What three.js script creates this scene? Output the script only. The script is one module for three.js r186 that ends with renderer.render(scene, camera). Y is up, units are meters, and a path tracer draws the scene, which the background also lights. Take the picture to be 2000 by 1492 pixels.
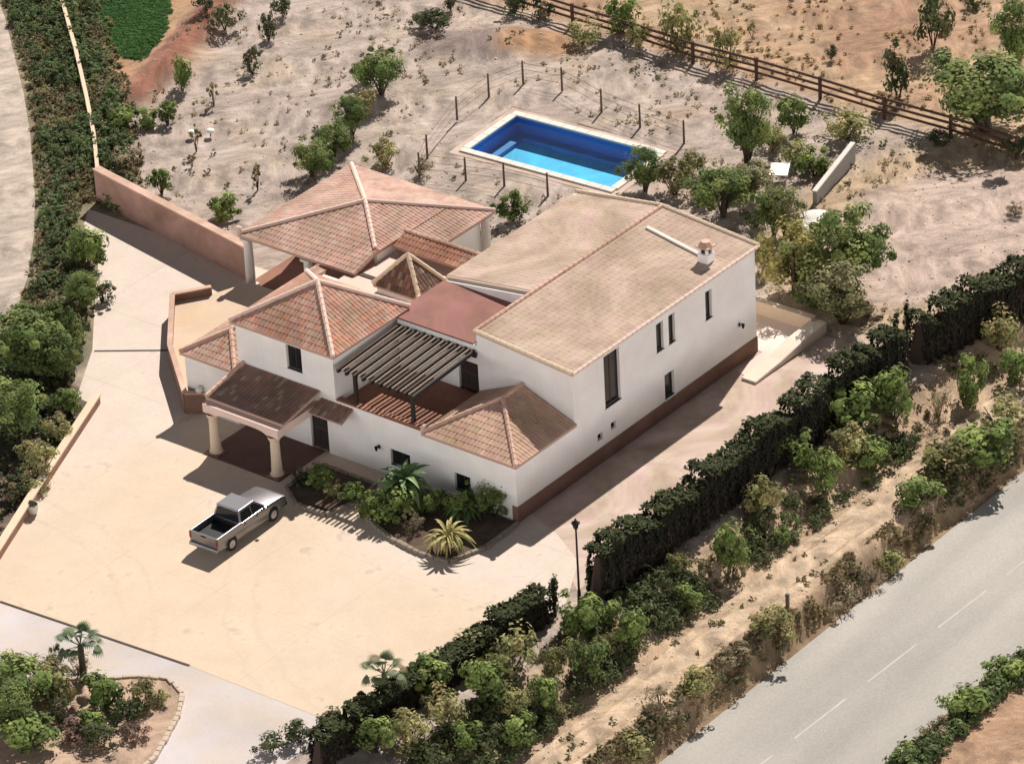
import * as THREE from 'three';
import { mergeGeometries, mergeVertices, toCreasedNormals } from 'three/addons/utils/BufferGeometryUtils.js';
import { RoundedBoxGeometry } from 'three/addons/geometries/RoundedBoxGeometry.js';
import { ImprovedNoise } from 'three/addons/math/ImprovedNoise.js';

// ---------- camera, sky, sun, exposure ----------
const scene = new THREE.Scene();
const camera = new THREE.PerspectiveCamera(9.304, 1024 / 763, 1, 6000);
camera.position.set(-150.129, 119.971, 124.114);
camera.up.set(0.419795, 0.865434, -0.273488);
camera.lookAt(-150.129 + 0.668287 * 100, 119.971 - 0.498623 * 100, 124.114 - 0.552058 * 100);
scene.add(camera);
const renderer = new THREE.WebGLRenderer({ antialias: true });
renderer.setSize(1024, 763);
renderer.toneMapping = THREE.LinearToneMapping;
renderer.toneMappingExposure = 1.5;
renderer.shadowMap.enabled = true;
const SUN = new THREE.Vector3(0.95, 1, -0.27).normalize();
// hazy summer sky: pale and bright towards the horizon, deeper overhead
{
  const w = 256, h = 128, d = new Float32Array(w * h * 4);
  for (let j = 0; j < h; j++) for (let i = 0; i < w; i++) {
    const e = ((j + 0.5) / h - 0.5) * Math.PI, s = Math.sin(e), k = (j * w + i) * 4, hz = s > 0 ? (1 - s) ** 5.2 : 1;
    const up = [0.035, 0.042, 0.055], ho = [3.6, 3.52, 3.5], gd = [0.34, 0.27, 0.21];
    for (let c = 0; c < 3; c++) d[k + c] = s > 0 ? up[c] + (ho[c] - up[c]) * hz : gd[c];
    d[k + 3] = 1;
  }
  const t = new THREE.DataTexture(d, w, h, THREE.RGBAFormat, THREE.FloatType); t.mapping = THREE.EquirectangularReflectionMapping; t.magFilter = t.minFilter = THREE.LinearFilter; t.needsUpdate = true;
  scene.background = t; scene.environment = t;
}
const sun = new THREE.DirectionalLight(new THREE.Color(1, 0.945, 0.86), 4.3);
sun.name = 'sunlight';
sun.position.set(12 + SUN.x * 150, SUN.y * 150, -12 + SUN.z * 150);
sun.target.position.set(12, 0, -12);
sun.castShadow = true; sun.shadow.mapSize.set(4096, 4096);
Object.assign(sun.shadow.camera, { left: -70, right: 70, top: 70, bottom: -70, near: 1, far: 400 });
scene.add(sun, sun.target);

// ---------- helpers ----------
let seed = 12345;
const rng = (s) => { let a = s >>> 0; return () => { a = (a + 0x6D2B79F5) | 0; let t = Math.imul(a ^ (a >>> 15), 1 | a); t = (t + Math.imul(t ^ (t >>> 7), 61 | t)) ^ t; return ((t ^ (t >>> 14)) >>> 0) / 4294967296; }; };
const R = rng(777);
const noise = new ImprovedNoise();
const N2 = (x, z, k = 0) => noise.noise(x, k + 0.37, z);
const fbm = (x, z, o = 4, k = 0) => { let s = 0, a = 0.5, f = 1; for (let i = 0; i < o; i++) { s += a * N2(x * f, z * f, k + i * 7.3); a *= 0.5; f *= 2.03; } return s; };
const lerp = (a, b, t) => a + (b - a) * t, clamp = (v, a = 0, b = 1) => Math.min(b, Math.max(a, v));
const sstep = (a, b, v) => { const t = clamp((v - a) / (b - a)); return t * t * (3 - 2 * t); };
const mix3 = (a, b, t) => [lerp(a[0], b[0], t), lerp(a[1], b[1], t), lerp(a[2], b[2], t)];
const counts = {};
function numbered(name) { const n = counts[name] = (counts[name] ?? -1) + 1; return n ? name + '_' + String(n).padStart(3, '0') : name; }
function thing(name, label, category, pos = [0, 0, 0], turn = 0, group) {
  const o = new THREE.Group(); o.name = numbered(name); o.position.set(...pos); o.rotation.y = turn;
  o.userData = { label, category }; if (group) o.userData.group = group; scene.add(o); return o;
}
// texture coordinates in metres, by the face's main direction
function uvm(g) {
  g = g.index ? g.toNonIndexed() : g;
  g.computeVertexNormals();
  const p = g.attributes.position, n = g.attributes.normal, uv = new Float32Array(p.count * 2);
  for (let i = 0; i < p.count; i++) {
    const ax = Math.abs(n.getX(i)), ay = Math.abs(n.getY(i)), az = Math.abs(n.getZ(i));
    if (ay >= ax && ay >= az) { uv[2 * i] = p.getX(i); uv[2 * i + 1] = p.getZ(i); }
    else if (ax >= az) { uv[2 * i] = p.getZ(i); uv[2 * i + 1] = p.getY(i); }
    else { uv[2 * i] = p.getX(i); uv[2 * i + 1] = p.getY(i); }
  }
  g.setAttribute('uv', new THREE.BufferAttribute(uv, 2)); return g;
}
function flat(g) { g = g.index ? g.toNonIndexed() : g; for (const k of Object.keys(g.attributes)) if (!['position', 'normal', 'uv', 'color'].includes(k)) g.deleteAttribute(k); return g; }
function join(gs) { gs = gs.map(flat); return gs.length > 1 ? mergeGeometries(gs) : gs[0]; }
function mesh(name, gs, m, parent, o = {}) {
  let g = Array.isArray(gs) ? join(gs) : gs; if (!o.keepuv) g = uvm(g);
  if (o.smooth) g = toCreasedNormals(g, o.smooth);
  const r = new THREE.Mesh(g, m); r.name = parent === scene ? numbered(name) : name; r.castShadow = r.receiveShadow = true;
  if (o.stuff) r.userData.kind = 'stuff';
  parent.add(r); return r;
}
function struct(name, gs, m, o) { const r = mesh(name, gs, m, scene, o); r.userData.kind = 'structure'; return r; }
function tag(o, label, category, group) { o.userData.label = label; o.userData.category = category; if (group) o.userData.group = group; return o; }
function box(w, h, d, x, y, z, ry = 0) { const g = new THREE.BoxGeometry(w, h, d); if (ry) g.rotateY(ry); g.translate(x, y, z); return g; }
function rbox(w, h, d, x, y, z, r = 0.03, ry = 0) { const g = new RoundedBoxGeometry(w, h, d, 1, r); if (ry) g.rotateY(ry); g.translate(x, y, z); return g; }
function span(x0, x1, y0, y1, z0, z1) { return box(x1 - x0, y1 - y0, z1 - z0, (x0 + x1) / 2, (y0 + y1) / 2, (z0 + z1) / 2); }
function cyl(r0, r1, h, x, y, z, n = 10) { const g = new THREE.CylinderGeometry(r0, r1, h, n); g.translate(x, y, z); return g; }
const V = (x, y, z) => new THREE.Vector3(x, y, z);
function rod(a, b, r, n = 6, r2 = r) { const d = b.clone().sub(a), L = d.length(); const g = new THREE.CylinderGeometry(r2, r, L, n); g.applyQuaternion(new THREE.Quaternion().setFromUnitVectors(V(0, 1, 0), d.normalize())); g.translate((a.x + b.x) / 2, (a.y + b.y) / 2, (a.z + b.z) / 2); return g; }
function bar(a, b, w, h) { const d = b.clone().sub(a), L = d.length(); const g = new THREE.BoxGeometry(w, h, L); const m = new THREE.Matrix4().lookAt(a, b, V(0, 1, 0)); g.applyMatrix4(m); g.translate((a.x + b.x) / 2, (a.y + b.y) / 2, (a.z + b.z) / 2); return g; }
function tris(list) { const g = new THREE.BufferGeometry(); g.setAttribute('position', new THREE.Float32BufferAttribute(list.flatMap(v => [v.x, v.y, v.z]), 3)); g.computeVertexNormals(); g.setAttribute('uv', new THREE.Float32BufferAttribute(new Float32Array(list.length * 2), 2)); return g; }
function polyPrism(pts, y0, y1) { // pts [[x,z]...]
  const s = new THREE.Shape(pts.map(p => new THREE.Vector2(p[0], -p[1]))); const g = new THREE.ExtrudeGeometry(s, { depth: y1 - y0, bevelEnabled: false, curveSegments: 8 }); g.rotateX(-Math.PI / 2); g.translate(0, y0, 0); return g;
}
const inPoly = (x, z, P) => { let c = false; for (let i = 0, j = P.length - 1; i < P.length; j = i++) if ((P[i][1] > z) !== (P[j][1] > z) && x < (P[j][0] - P[i][0]) * (z - P[i][1]) / (P[j][1] - P[i][1]) + P[i][0]) c = !c; return c; };
const segDist = (x, z, a, b) => { const dx = b[0] - a[0], dz = b[1] - a[1]; const t = clamp(((x - a[0]) * dx + (z - a[1]) * dz) / (dx * dx + dz * dz)); return Math.hypot(x - a[0] - t * dx, z - a[1] - t * dz); };
const polyDist = (x, z, P) => { let d = 1e9; for (let i = 0; i < P.length; i++) d = Math.min(d, segDist(x, z, P[i], P[(i + 1) % P.length])); return inPoly(x, z, P) ? -d : d; };

// ---------- textures (grain only) ----------
function tex(size, fn, metres, srgb = true) {
  const a = new Uint8Array(size * size * 4);
  for (let j = 0; j < size; j++) for (let i = 0; i < size; i++) { const c = fn(i / size, j / size), k = (j * size + i) * 4; for (let q = 0; q < 3; q++) a[k + q] = clamp(c[q] ?? c[0]) * 255; a[k + 3] = 255; }
  const t = new THREE.DataTexture(a, size, size); t.wrapS = t.wrapT = THREE.RepeatWrapping; t.magFilter = THREE.LinearFilter; t.minFilter = THREE.LinearMipmapLinearFilter; t.generateMipmaps = true;
  t.repeat.set(1 / metres, 1 / metres); if (srgb) t.colorSpace = THREE.SRGBColorSpace; t.needsUpdate = true; return t;
}
// tileable noise on a torus
const tn = (u, v, f, k = 0) => { const a = u * 2 * Math.PI, b = v * 2 * Math.PI, r = f / 6.283; return noise.noise(Math.cos(a) * r + k, Math.sin(a) * r + Math.cos(b) * r * 1.31 + 5.1, Math.sin(b) * r - k * 1.7); };
const tfbm = (u, v, f, k = 0, o = 4) => { let s = 0, a = 0.5; for (let i = 0; i < o; i++) { s += a * tn(u, v, f, k + i * 3.1); a *= 0.55; f *= 2.1; } return s; };
const rG = rng(5);
const speck = new Float32Array(512 * 512).map(() => rG());
const sp = (u, v, n = 512) => speck[(Math.floor(v * n) % 512) * 512 + (Math.floor(u * n) % 512)];
const soilTex = tex(512, (u, v) => { const g = 0.86 + 0.34 * tfbm(u, v, 10, 1, 5) + 0.16 * (sp(u, v) - 0.5) + (sp(u, v, 190) > 0.985 ? -0.22 : 0) + (sp(v, u, 170) > 0.985 ? 0.12 : 0); return [g, g * 0.99, g * 0.97]; }, 9);
const soilBump = tex(512, (u, v) => [0.5 + 0.5 * tfbm(u, v, 24, 4, 4) + 0.25 * (sp(u, v) - 0.5)], 9, false);
const plasterTex = tex(512, (u, v) => { const st = noise.noise(Math.cos(u * 6.283) * 7, Math.sin(u * 6.283) * 7, v * 2.2); const g = 0.955 + 0.05 * tfbm(u, v, 6, 8, 5) - 0.018 * Math.max(0, st - 0.1) + 0.03 * (sp(u, v) - 0.5); return [g, g * 0.993, g * 0.985]; }, 7);
const plasterBump = tex(256, (u, v) => [0.5 + 0.5 * tfbm(u, v, 30, 3, 3)], 2.5, false);
const pavTex = tex(1024, (u, v) => { const a = tfbm(u, v, 5, 11, 5), b = tfbm(u, v, 9, 21, 4); const g = 0.93 + 0.12 * a + 0.035 * (sp(u, v) - 0.5); return [g, g * (0.98 + 0.05 * b), g * (0.97 + 0.17 * b)]; }, 30);
const asphaltTex = tex(512, (u, v) => { const g = 0.88 + 0.1 * tfbm(u, v, 8, 2, 5) + 0.09 * (sp(u, v) - 0.5); return [g, g * 0.99, g * 0.975]; }, 8);
const roadTex = tex(1024, (u, v) => { const st = noise.noise(v * 38, 4 + Math.cos(u * 6.283) * 0.5, Math.sin(u * 6.283) * 0.5), s2 = noise.noise(v * 15, 9 + Math.cos(u * 6.283) * 0.7, Math.sin(u * 6.283) * 0.7); const g = 0.87 + 0.07 * s2 + 0.05 * st + 0.04 * tfbm(u, v, 9, 2, 4) + 0.06 * (sp(u, v) - 0.5); return [g, g * 0.985, g * 0.965]; }, 40);
const woodTex = tex(256, (u, v) => { const g = 0.8 + 0.35 * tfbm(u * 1, v, 14, 6, 3); return [g, g, g]; }, 1.2);
const roofTex = tex(512, (u, v) => { const a = tfbm(u, v, 5, 31, 5), b = tfbm(u, v, 12, 41, 4); const g = 0.92 + 0.22 * a + 0.08 * b + 0.05 * (sp(u, v) - 0.5); return [g, g * (0.98 + 0.06 * b), g * (0.96 + 0.08 * a)]; }, 11);

// the patio's own colour: cream in front, paler and pinker up the drive and by the house, with joints, tyre marks and dirt
const patioTex = tex(1024, (u, v) => {
  const x = ((u * 50 + 24) % 50) - 24, z = ((v * 50 + 42) % 50) - 42;
  const a = fbm(x * 0.16, z * 0.16, 4, 3), b = fbm(x * 0.5, z * 0.5, 3, 13), c = fbm(x * 1.6, z * 1.6, 3, 23);
  let p = clamp(sstep(-17, -26, z + 2 * a) + sstep(-11, -3, x + 4 * a) * sstep(-9, -3, z + 3 * a) + sstep(-0.05, 0.4, a) * 0.35 + sstep(-9, -2, x + 3 * a) * 0.35);
  let q = mix3([0.865, 0.785, 0.70], [0.87, 0.815, 0.775], p);
  let g = 1 + 0.05 * b + 0.03 * c + 0.03 * (sp(u, v) - 0.5);
  const jx = Math.abs(((x + 100) / 6) % 1 - 0.5) * 6, jz = Math.abs(((z + 101.3) / 6) % 1 - 0.5) * 6; if (jx < 0.03 || jz < 0.03) g -= 0.045;
  const r1 = Math.abs(Math.hypot(x + 1, z - 7) - 17.5 - 0.6 * b), r2 = Math.abs(Math.hypot(x + 1, z - 7) - 19.0 - 0.6 * b), r3 = Math.abs(Math.hypot(x + 26, z + 20) - 13 - 0.5 * b), r4 = Math.abs(Math.hypot(x + 26, z + 20) - 14.5 - 0.5 * b);
  for (const r of [r1, r2, r3, r4]) g -= 0.035 * Math.exp(-r * r / 0.02) * (0.6 + b);
  g -= 0.1 * sstep(0.25, 0.55, c + 0.6 * b) * 0.6; if (c > 0.33 && b > 0.1) g -= 0.03;
  return [q[0] * g, q[1] * g, q[2] * g * (1 + 0.02 * c)];
}, 50);
const std = (c, rough = 0.9, o = {}) => new THREE.MeshStandardMaterial({ color: new THREE.Color().setRGB(...c), roughness: rough, side: THREE.DoubleSide, ...o });
const M = {
  ground: std([1, 1, 1], 1, { vertexColors: true, map: soilTex, bumpMap: soilBump, bumpScale: 0.06 }),
  patio: std([0.80, 0.775, 0.75], 0.85, { map: patioTex }),
  drive: std([0.60, 0.545, 0.53], 0.85, { map: pavTex }),
  path: std([0.57, 0.45, 0.39], 0.95, { map: roofTex, bumpMap: soilBump, bumpScale: 0.01 }),
  terrace: std([0.66, 0.52, 0.40], 0.9, { map: pavTex }),
  asphalt: std([0.485, 0.465, 0.445], 0.9, { map: roadTex }),
  lane: std([0.56, 0.47, 0.41], 0.95, { map: soilTex }),
  track: std([0.66, 0.50, 0.37], 1, { map: soilTex, bumpMap: soilBump, bumpScale: 0.05 }),
  paint: std([0.585, 0.56, 0.535], 0.8, { map: asphaltTex }),
  wall: std([0.85, 0.825, 0.805], 0.92, { map: plasterTex, bumpMap: plasterBump, bumpScale: 0.006 }),
  cream: std([0.70, 0.56, 0.42], 0.9, { map: plasterTex }),
  pinkwhite: std([0.74, 0.56, 0.49], 0.9, { map: plasterTex }),
  plinth: std([0.22, 0.125, 0.095], 0.95, { map: roofTex, bumpMap: plasterBump, bumpScale: 0.02 }),
  brick: std([0.44, 0.265, 0.215], 0.95, { map: roofTex, bumpMap: plasterBump, bumpScale: 0.03 }),
  tile: std([1, 1, 1], 0.85, { vertexColors: true, map: roofTex }),
  under: std([0.44, 0.29, 0.235], 0.95),
  cap: std([0.60, 0.40, 0.32], 0.85, { map: roofTex }),
  redfloor: std([0.27, 0.105, 0.088], 0.8, { map: roofTex }),
  terracotta: std([0.30, 0.135, 0.085], 0.8, { map: roofTex }),
  tanroof: std([1, 1, 1], 0.9, { vertexColors: true, map: roofTex }),
  dark: std([0.022, 0.014, 0.011], 0.7, { map: woodTex }),
  wood: std([0.07, 0.032, 0.022], 0.8, { map: woodTex }),
  rail: std([0.13, 0.062, 0.042], 0.85, { map: woodTex }),
  post: std([0.20, 0.14, 0.10], 0.9, { map: woodTex }),
  glass: std([0.012, 0.014, 0.016], 0.12),
  iron: std([0.012, 0.012, 0.014], 0.5, { metalness: 0.4 }),
  stone: std([0.30, 0.245, 0.20], 0.95, { map: plasterTex }),
  whitestone: std([0.70, 0.67, 0.63], 0.9, { map: plasterTex }),
  soil: std([0.13, 0.085, 0.06], 1, { map: soilTex, bumpMap: soilBump, bumpScale: 0.05 }),
  bark: std([0.10, 0.07, 0.05], 0.95, { map: woodTex }),
  twig: std([0.055, 0.034, 0.026], 1),
  leaf: new THREE.MeshPhysicalMaterial({ color: 0xffffff, roughness: 0.95, vertexColors: true, transmission: 0.35, thickness: 0, side: THREE.DoubleSide, specularIntensity: 0.3 }),
};

// ---------- ground ----------
const patioPoly = [[11.4, -39.2], [12.9, -40.2], [12.9, -26], [8, -17], [2, -10], [1, 0], [0.2, 2.2], [-1.2, 4.6], [-4.6, 6.4], [-12, 5.6], [-18.4, 5], [-18.54, -5.08], [-19.43, -16.41], [-20.2, -17.5], [-16.5, -19.1], [-3, -25.1], [-2.9, -26.6], [1.2, -29.25], [4.6, -32.2], [8.4, -35.4]];
const drivePoly = [[-17, 5.2], [-17, -19], [-36, -12], [-36, -1], [-30, 3.9], [-20, 3.9]];
const pathPoly = [[-1.6, 0], [1, -0.6], [19.9, -0.5], [23.2, -2.6], [23.4, 5.2], [14, 5.5], [3, 5.7], [-3.4, 6.2], [-1.6, 4]];
const poolPoly = [[29.2, -27.8], [35.9, -27.8], [35.6, -16], [28.9, -16]];
const housePoly = [[-4, 0.5], [-4, -21.5], [6, -29.6], [20.5, -27.5], [20.5, 0.5]];
const bedPoly = [[-20.6, -6.3], [-20.05, -5.02], [-20.6, -3.7], [-22.16, -2.6], [-25.2, -1.3], [-34, -0.4], [-34, -16], [-24.6, -11.7], [-21.7, -7.6]];
const leftRoad = [[70, -111], [38, -74], [28.6, -61.4], [21.7, -53.4], [18.0, -49.4], [12.6, -44.0], [9.0, -40.7], [5.3, -37.7], [1.6, -35.2], [-1.3, -33.6], [-8, -31.5], [-30, -28]];
const lawnPoly = [[44, -67], [33.4, -58.2], [30.3, -55.2], [28.4, -52.2], [28.3, -49.9], [31.8, -51.3], [36, -54.6], [47, -63]];
const sideRoadPoly = [...leftRoad, [-30, -36], [-8, -40], [8, -53], [20, -67], [58, -118]];
const flatPolys = [patioPoly, drivePoly, pathPoly, poolPoly, housePoly, sideRoadPoly, lawnPoly];
function height(x, z) {
  let y = 0;
  if (z > 8.2) y = -sstep(8.2, 11.2, z) * 1.0;
  if (z > 14.5) y = lerp(y, -2.3, sstep(14.6, 15.6, z));
  if (z > 24.3) y = lerp(-2.3, -1.5, sstep(24.6, 26.4, z));
  let amp = 1;
  for (const P of flatPolys) amp = Math.min(amp, sstep(0.2, 2.2, polyDist(x, z, P)));
  amp *= 1 - sstep(9.6, 11.2, z) * (1 - sstep(15, 15.2, z) * 0) * (z < 14.9 ? 0.75 : z < 15.5 ? 0.2 : z < 24.7 ? 1 : 0.2);
  if (z > 15.5 && z < 24.7) amp = 0;
  y += amp * (0.28 * fbm(x * 0.22, z * 0.22, 4, 3) + 0.1 * fbm(x * 1.3, z * 1.3, 2, 9));
  if (z < -20) { const d = segDist(x, z, [37.5, -51.5], [24.2, -47]); y += 0.75 * Math.exp(-d * d / 1.6); }
  y += 0.8 * Math.exp(-((x - 41.2) ** 2 + (z + 33.6) ** 2) / 5.5) * amp;
  { const dx = x - 32.55, dz = z + 22.15, lx = dx * Math.cos(0.06) - dz * Math.sin(0.06), lz = dx * Math.sin(0.06) + dz * Math.cos(0.06); if (Math.abs(lx) < 2.78 && Math.abs(lz) < 5.18) y = -3; }
  return y;
}
const bench = [0.43, 0.325, 0.27];
function soil(x, z) {
  const a = fbm(x * 0.35, z * 0.35, 4, 1), b = fbm(x * 1.1, z * 1.1, 3, 5), c2 = fbm(x * 0.12, z * 0.12, 3, 15);
  let c = [0.52, 0.425, 0.392];
  c = mix3(c, [0.40, 0.325, 0.295], sstep(-0.05, 0.35, fbm(x * 0.55, z * 0.55, 4, 51)) * 0.75);
  c = mix3(c, [0.53, 0.425, 0.34], sstep(-0.05, 0.4, a) * 0.7);            // dry yellow ground cover
  c = mix3(c, [0.44, 0.36, 0.25], sstep(0.15, 0.45, b) * 0.35);
  c = mix3(c, [0.48, 0.34, 0.27], sstep(0.18, 0.4, c2) * 0.5);
  if (x > 44 && z < 9) { // tan field behind the ranch fence
    let f = mix3([0.50, 0.325, 0.215], [0.54, 0.39, 0.265], sstep(-0.2, 0.3, a)); f = mix3(f, [0.42, 0.25, 0.17], sstep(0.0, 0.35, c2 + 0.3 * b)); c = mix3(c, f, sstep(45, 46.4, x + b));
  }
  const lot = Math.hypot((x - 36) * 0.8, (z - 1.5) * 1.0); // bare pinkish lot
  c = mix3(c, [0.60, 0.46, 0.41], (1 - sstep(5, 7.5, lot + 1.5 * a)) * 0.85);
  const ring = (1 - sstep(8, 11, lot + 1.5 * a)) * sstep(5.5, 7.5, lot + 1.5 * a);
  c = mix3(c, [0.55, 0.39, 0.235], ring * 0.7);
  const left = [24, -51, 10];
  const dl = polyDist(x, z, lawnPoly);
  if (dl < 5 && z < -40) c = mix3(c, [0.50, 0.30, 0.17], (1 - sstep(1, 4.5, dl)) * 0.9);
  const db = segDist(x, z, [37.5, -51.5], [24.2, -47]); c = mix3(c, [0.30, 0.125, 0.085], 1 - sstep(0.5, 1.7, db + 0.6 * b));
  const dd = Math.hypot(x - 25.2, z + 50.2); c = mix3(c, [0.47, 0.24, 0.13], (1 - sstep(1.2, 3.2, dd)) * 0.7);
  const mo = segDist(x, z, [39.8, -36.2], [43.2, -31]); c = mix3(c, mix3([0.27, 0.205, 0.19], [0.42, 0.23, 0.115], sstep(-1, 1, z + 33.4 + 0.6 * (x - 41))), (1 - sstep(1.0, 2.6, mo + 0.8 * b)) * 0.9);
  // verge beside the side road
  if (z < -18) { let dr = 1e9; for (let i = 0; i < leftRoad.length - 1; i++) dr = Math.min(dr, segDist(x, z, leftRoad[i], leftRoad[i + 1])); const ins = z < -30 - 0.0 ? 1 : 1; c = mix3(c, mix3([0.17, 0.16, 0.085], [0.29, 0.24, 0.15], sstep(-0.25, 0.3, a)), (1 - sstep(4.2, 6.4, dr + a)) * 0.9); }
  if (inPoly(x, z, [[-2, -25.6], [-17, -18.5], [-30, -14], [-30, -34], [-2, -34]])) c = mix3(c, [0.13, 0.09, 0.06], 0.85);
  if (z > 8) { // sandy bank above the road
    let f = mix3([0.60, 0.435, 0.31], [0.47, 0.33, 0.225], sstep(-0.1, 0.35, a)); f = mix3(f, [0.34, 0.23, 0.15], sstep(0.15, 0.4, b) * 0.6);
    c = mix3(c, f, sstep(7.8, 9.2, z));
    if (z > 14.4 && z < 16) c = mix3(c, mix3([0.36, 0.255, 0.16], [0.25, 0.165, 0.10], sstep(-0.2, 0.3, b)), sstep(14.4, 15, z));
    if (z > 24.4) c = mix3([0.50, 0.32, 0.215], [0.40, 0.25, 0.16], sstep(-0.1, 0.3, b));
  }
  return c;
}
{
  const axis = (lo, hi, st) => { const a = []; for (let v = lo; v <= hi + 1e-6; v += st) a.push(v); let s = st; while (a[a.length - 1] < 2500) { s *= 1.5; a.push(a[a.length - 1] + s); } s = st; while (a[0] > -2500) { s *= 1.5; a.unshift(a[0] - s); } return a; };
  const xs = axis(-36, 72, 0.36), zs = axis(-72, 38, 0.36), nx = xs.length, nz = zs.length;
  const pos = new Float32Array(nx * nz * 3), col = new Float32Array(nx * nz * 3), uv = new Float32Array(nx * nz * 2), idx = [];
  for (let j = 0; j < nz; j++) for (let i = 0; i < nx; i++) {
    const k = j * nx + i, x = xs[i], z = zs[j], far = Math.abs(x) > 120 || Math.abs(z) > 120;
    pos[3 * k] = x; pos[3 * k + 1] = far ? (z > 120 ? -1.5 : 0) : height(x, z); pos[3 * k + 2] = z; col.set(soil(x, z), 3 * k); uv[2 * k] = x; uv[2 * k + 1] = z;
    if (i && j) idx.push(k - nx - 1, k - 1, k - nx, k - nx, k - 1, k);
  }
  const g = new THREE.BufferGeometry(); g.setAttribute('position', new THREE.BufferAttribute(pos, 3)); g.setAttribute('color', new THREE.BufferAttribute(col, 3)); g.setAttribute('uv', new THREE.BufferAttribute(uv, 2)); g.setIndex(idx); g.computeVertexNormals();
  struct('ground', g, M.ground, { keepuv: true });
}
const sheet = (name, P, y, m) => struct(name, polyPrism(P, y - 0.35, y), m);
sheet('driveway', drivePoly, 0.008, M.drive);
sheet('path', pathPoly, 0.010, M.path);
sheet('patio', patioPoly, 0.016, M.patio);
// side road on the left: its right edge is leftRoad
sheet('side_road', sideRoadPoly, 0.03, M.lane);
// road below the bank
struct('road', span(-160, 220, -2.7, -2.285, 15.85, 24.55), M.asphalt);
struct('dirt_track', (() => { // two wheel ruts in pale earth
  const g = new THREE.PlaneGeometry(70, 2.9, 280, 24); g.rotateX(-Math.PI / 2); g.translate(10, 0, 12.95); const p = g.attributes.position;
  for (let i = 0; i < p.count; i++) { const x = p.getX(i), z = p.getZ(i), w = z - 12.95 + 0.25 * N2(x * 0.15, 3, 2); const rut = Math.exp(-((w - 0.62) ** 2) / 0.05) + Math.exp(-((w + 0.62) ** 2) / 0.05); const e = sstep(1.0, 1.45, Math.abs(w)); p.setY(i, -0.93 - 0.09 * rut - 0.25 * e + 0.08 * fbm(x * 0.8, z * 1.6, 3, 8)); }
  return g; })(), M.track);
{ const P = lawnPoly; const lawn = sheet('lawn', P, 0.05, std([0.045, 0.13, 0.022], 1, { map: soilTex })); }
{ // painted dashes along the road's middle
const dashes = []; for (let k = -4; k < 8; k++) { const x = 0.7 + k * 5.7, d = box(4.0, 0.004, 0.11, 0, 0, 0, -0.03); d.translate(x + 2, -2.282, 20.0 + (x + 2) * 0.03); dashes.push(d); }
  for (const d of dashes) { const o = mesh('lane_dash', d, M.paint, scene); tag(o, 'short faded white dash painted along the middle of the grey road', 'road marking', 'dashes along the middle of the road'); }
}
for (const [pts, label] of [[[[-18.54, -5.08], [-19.43, -16.41]], 'dark drain line between cream patio and grey paving'], [[[1.19, -29.1], [3.5, -25.7]], 'dark drain line across the narrow upper driveway']]) {
  const a = V(pts[0][0], 0.022, pts[0][1]), b = V(pts[1][0], 0.022, pts[1][1]); tag(mesh('drain_channel', bar(a, b, 0.13, 0.02), M.wood, scene), label, 'drain');
}

// ---------- roofs ----------
function clip(P, nx, nz, d) { // keep nx*x+nz*z >= d
  const out = []; for (let i = 0; i < P.length; i++) { const a = P[i], b = P[(i + 1) % P.length], da = nx * a.x + nz * a.z - d, db = nx * b.x + nz * b.z - d; if (da >= 0) out.push(a); if (da * db < 0) out.push(a.clone().lerp(b, da / (da - db))); } return out;
}
const polyN = (P) => { const n = V(0, 0, 0); for (let i = 0; i < P.length; i++) { const a = P[i], b = P[(i + 1) % P.length]; n.x += (a.y - b.y) * (a.z + b.z); n.y += (a.z - b.z) * (a.x + b.x); n.z += (a.x - b.x) * (a.y + b.y); } n.normalize(); return n.y < 0 ? n.negate() : n; };
function slab(P, t) { // solid plate hanging t under polygon P
  const L = []; const Q = P.map(p => p.clone().setY(p.y - t));
  for (let i = 1; i < P.length - 1; i++) { L.push(P[0], P[i], P[i + 1], Q[0], Q[i + 1], Q[i]); }
  for (let i = 0; i < P.length; i++) { const j = (i + 1) % P.length; L.push(P[i], Q[i], P[j], P[j], Q[i], Q[j]); }
  return tris(L);
}
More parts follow.
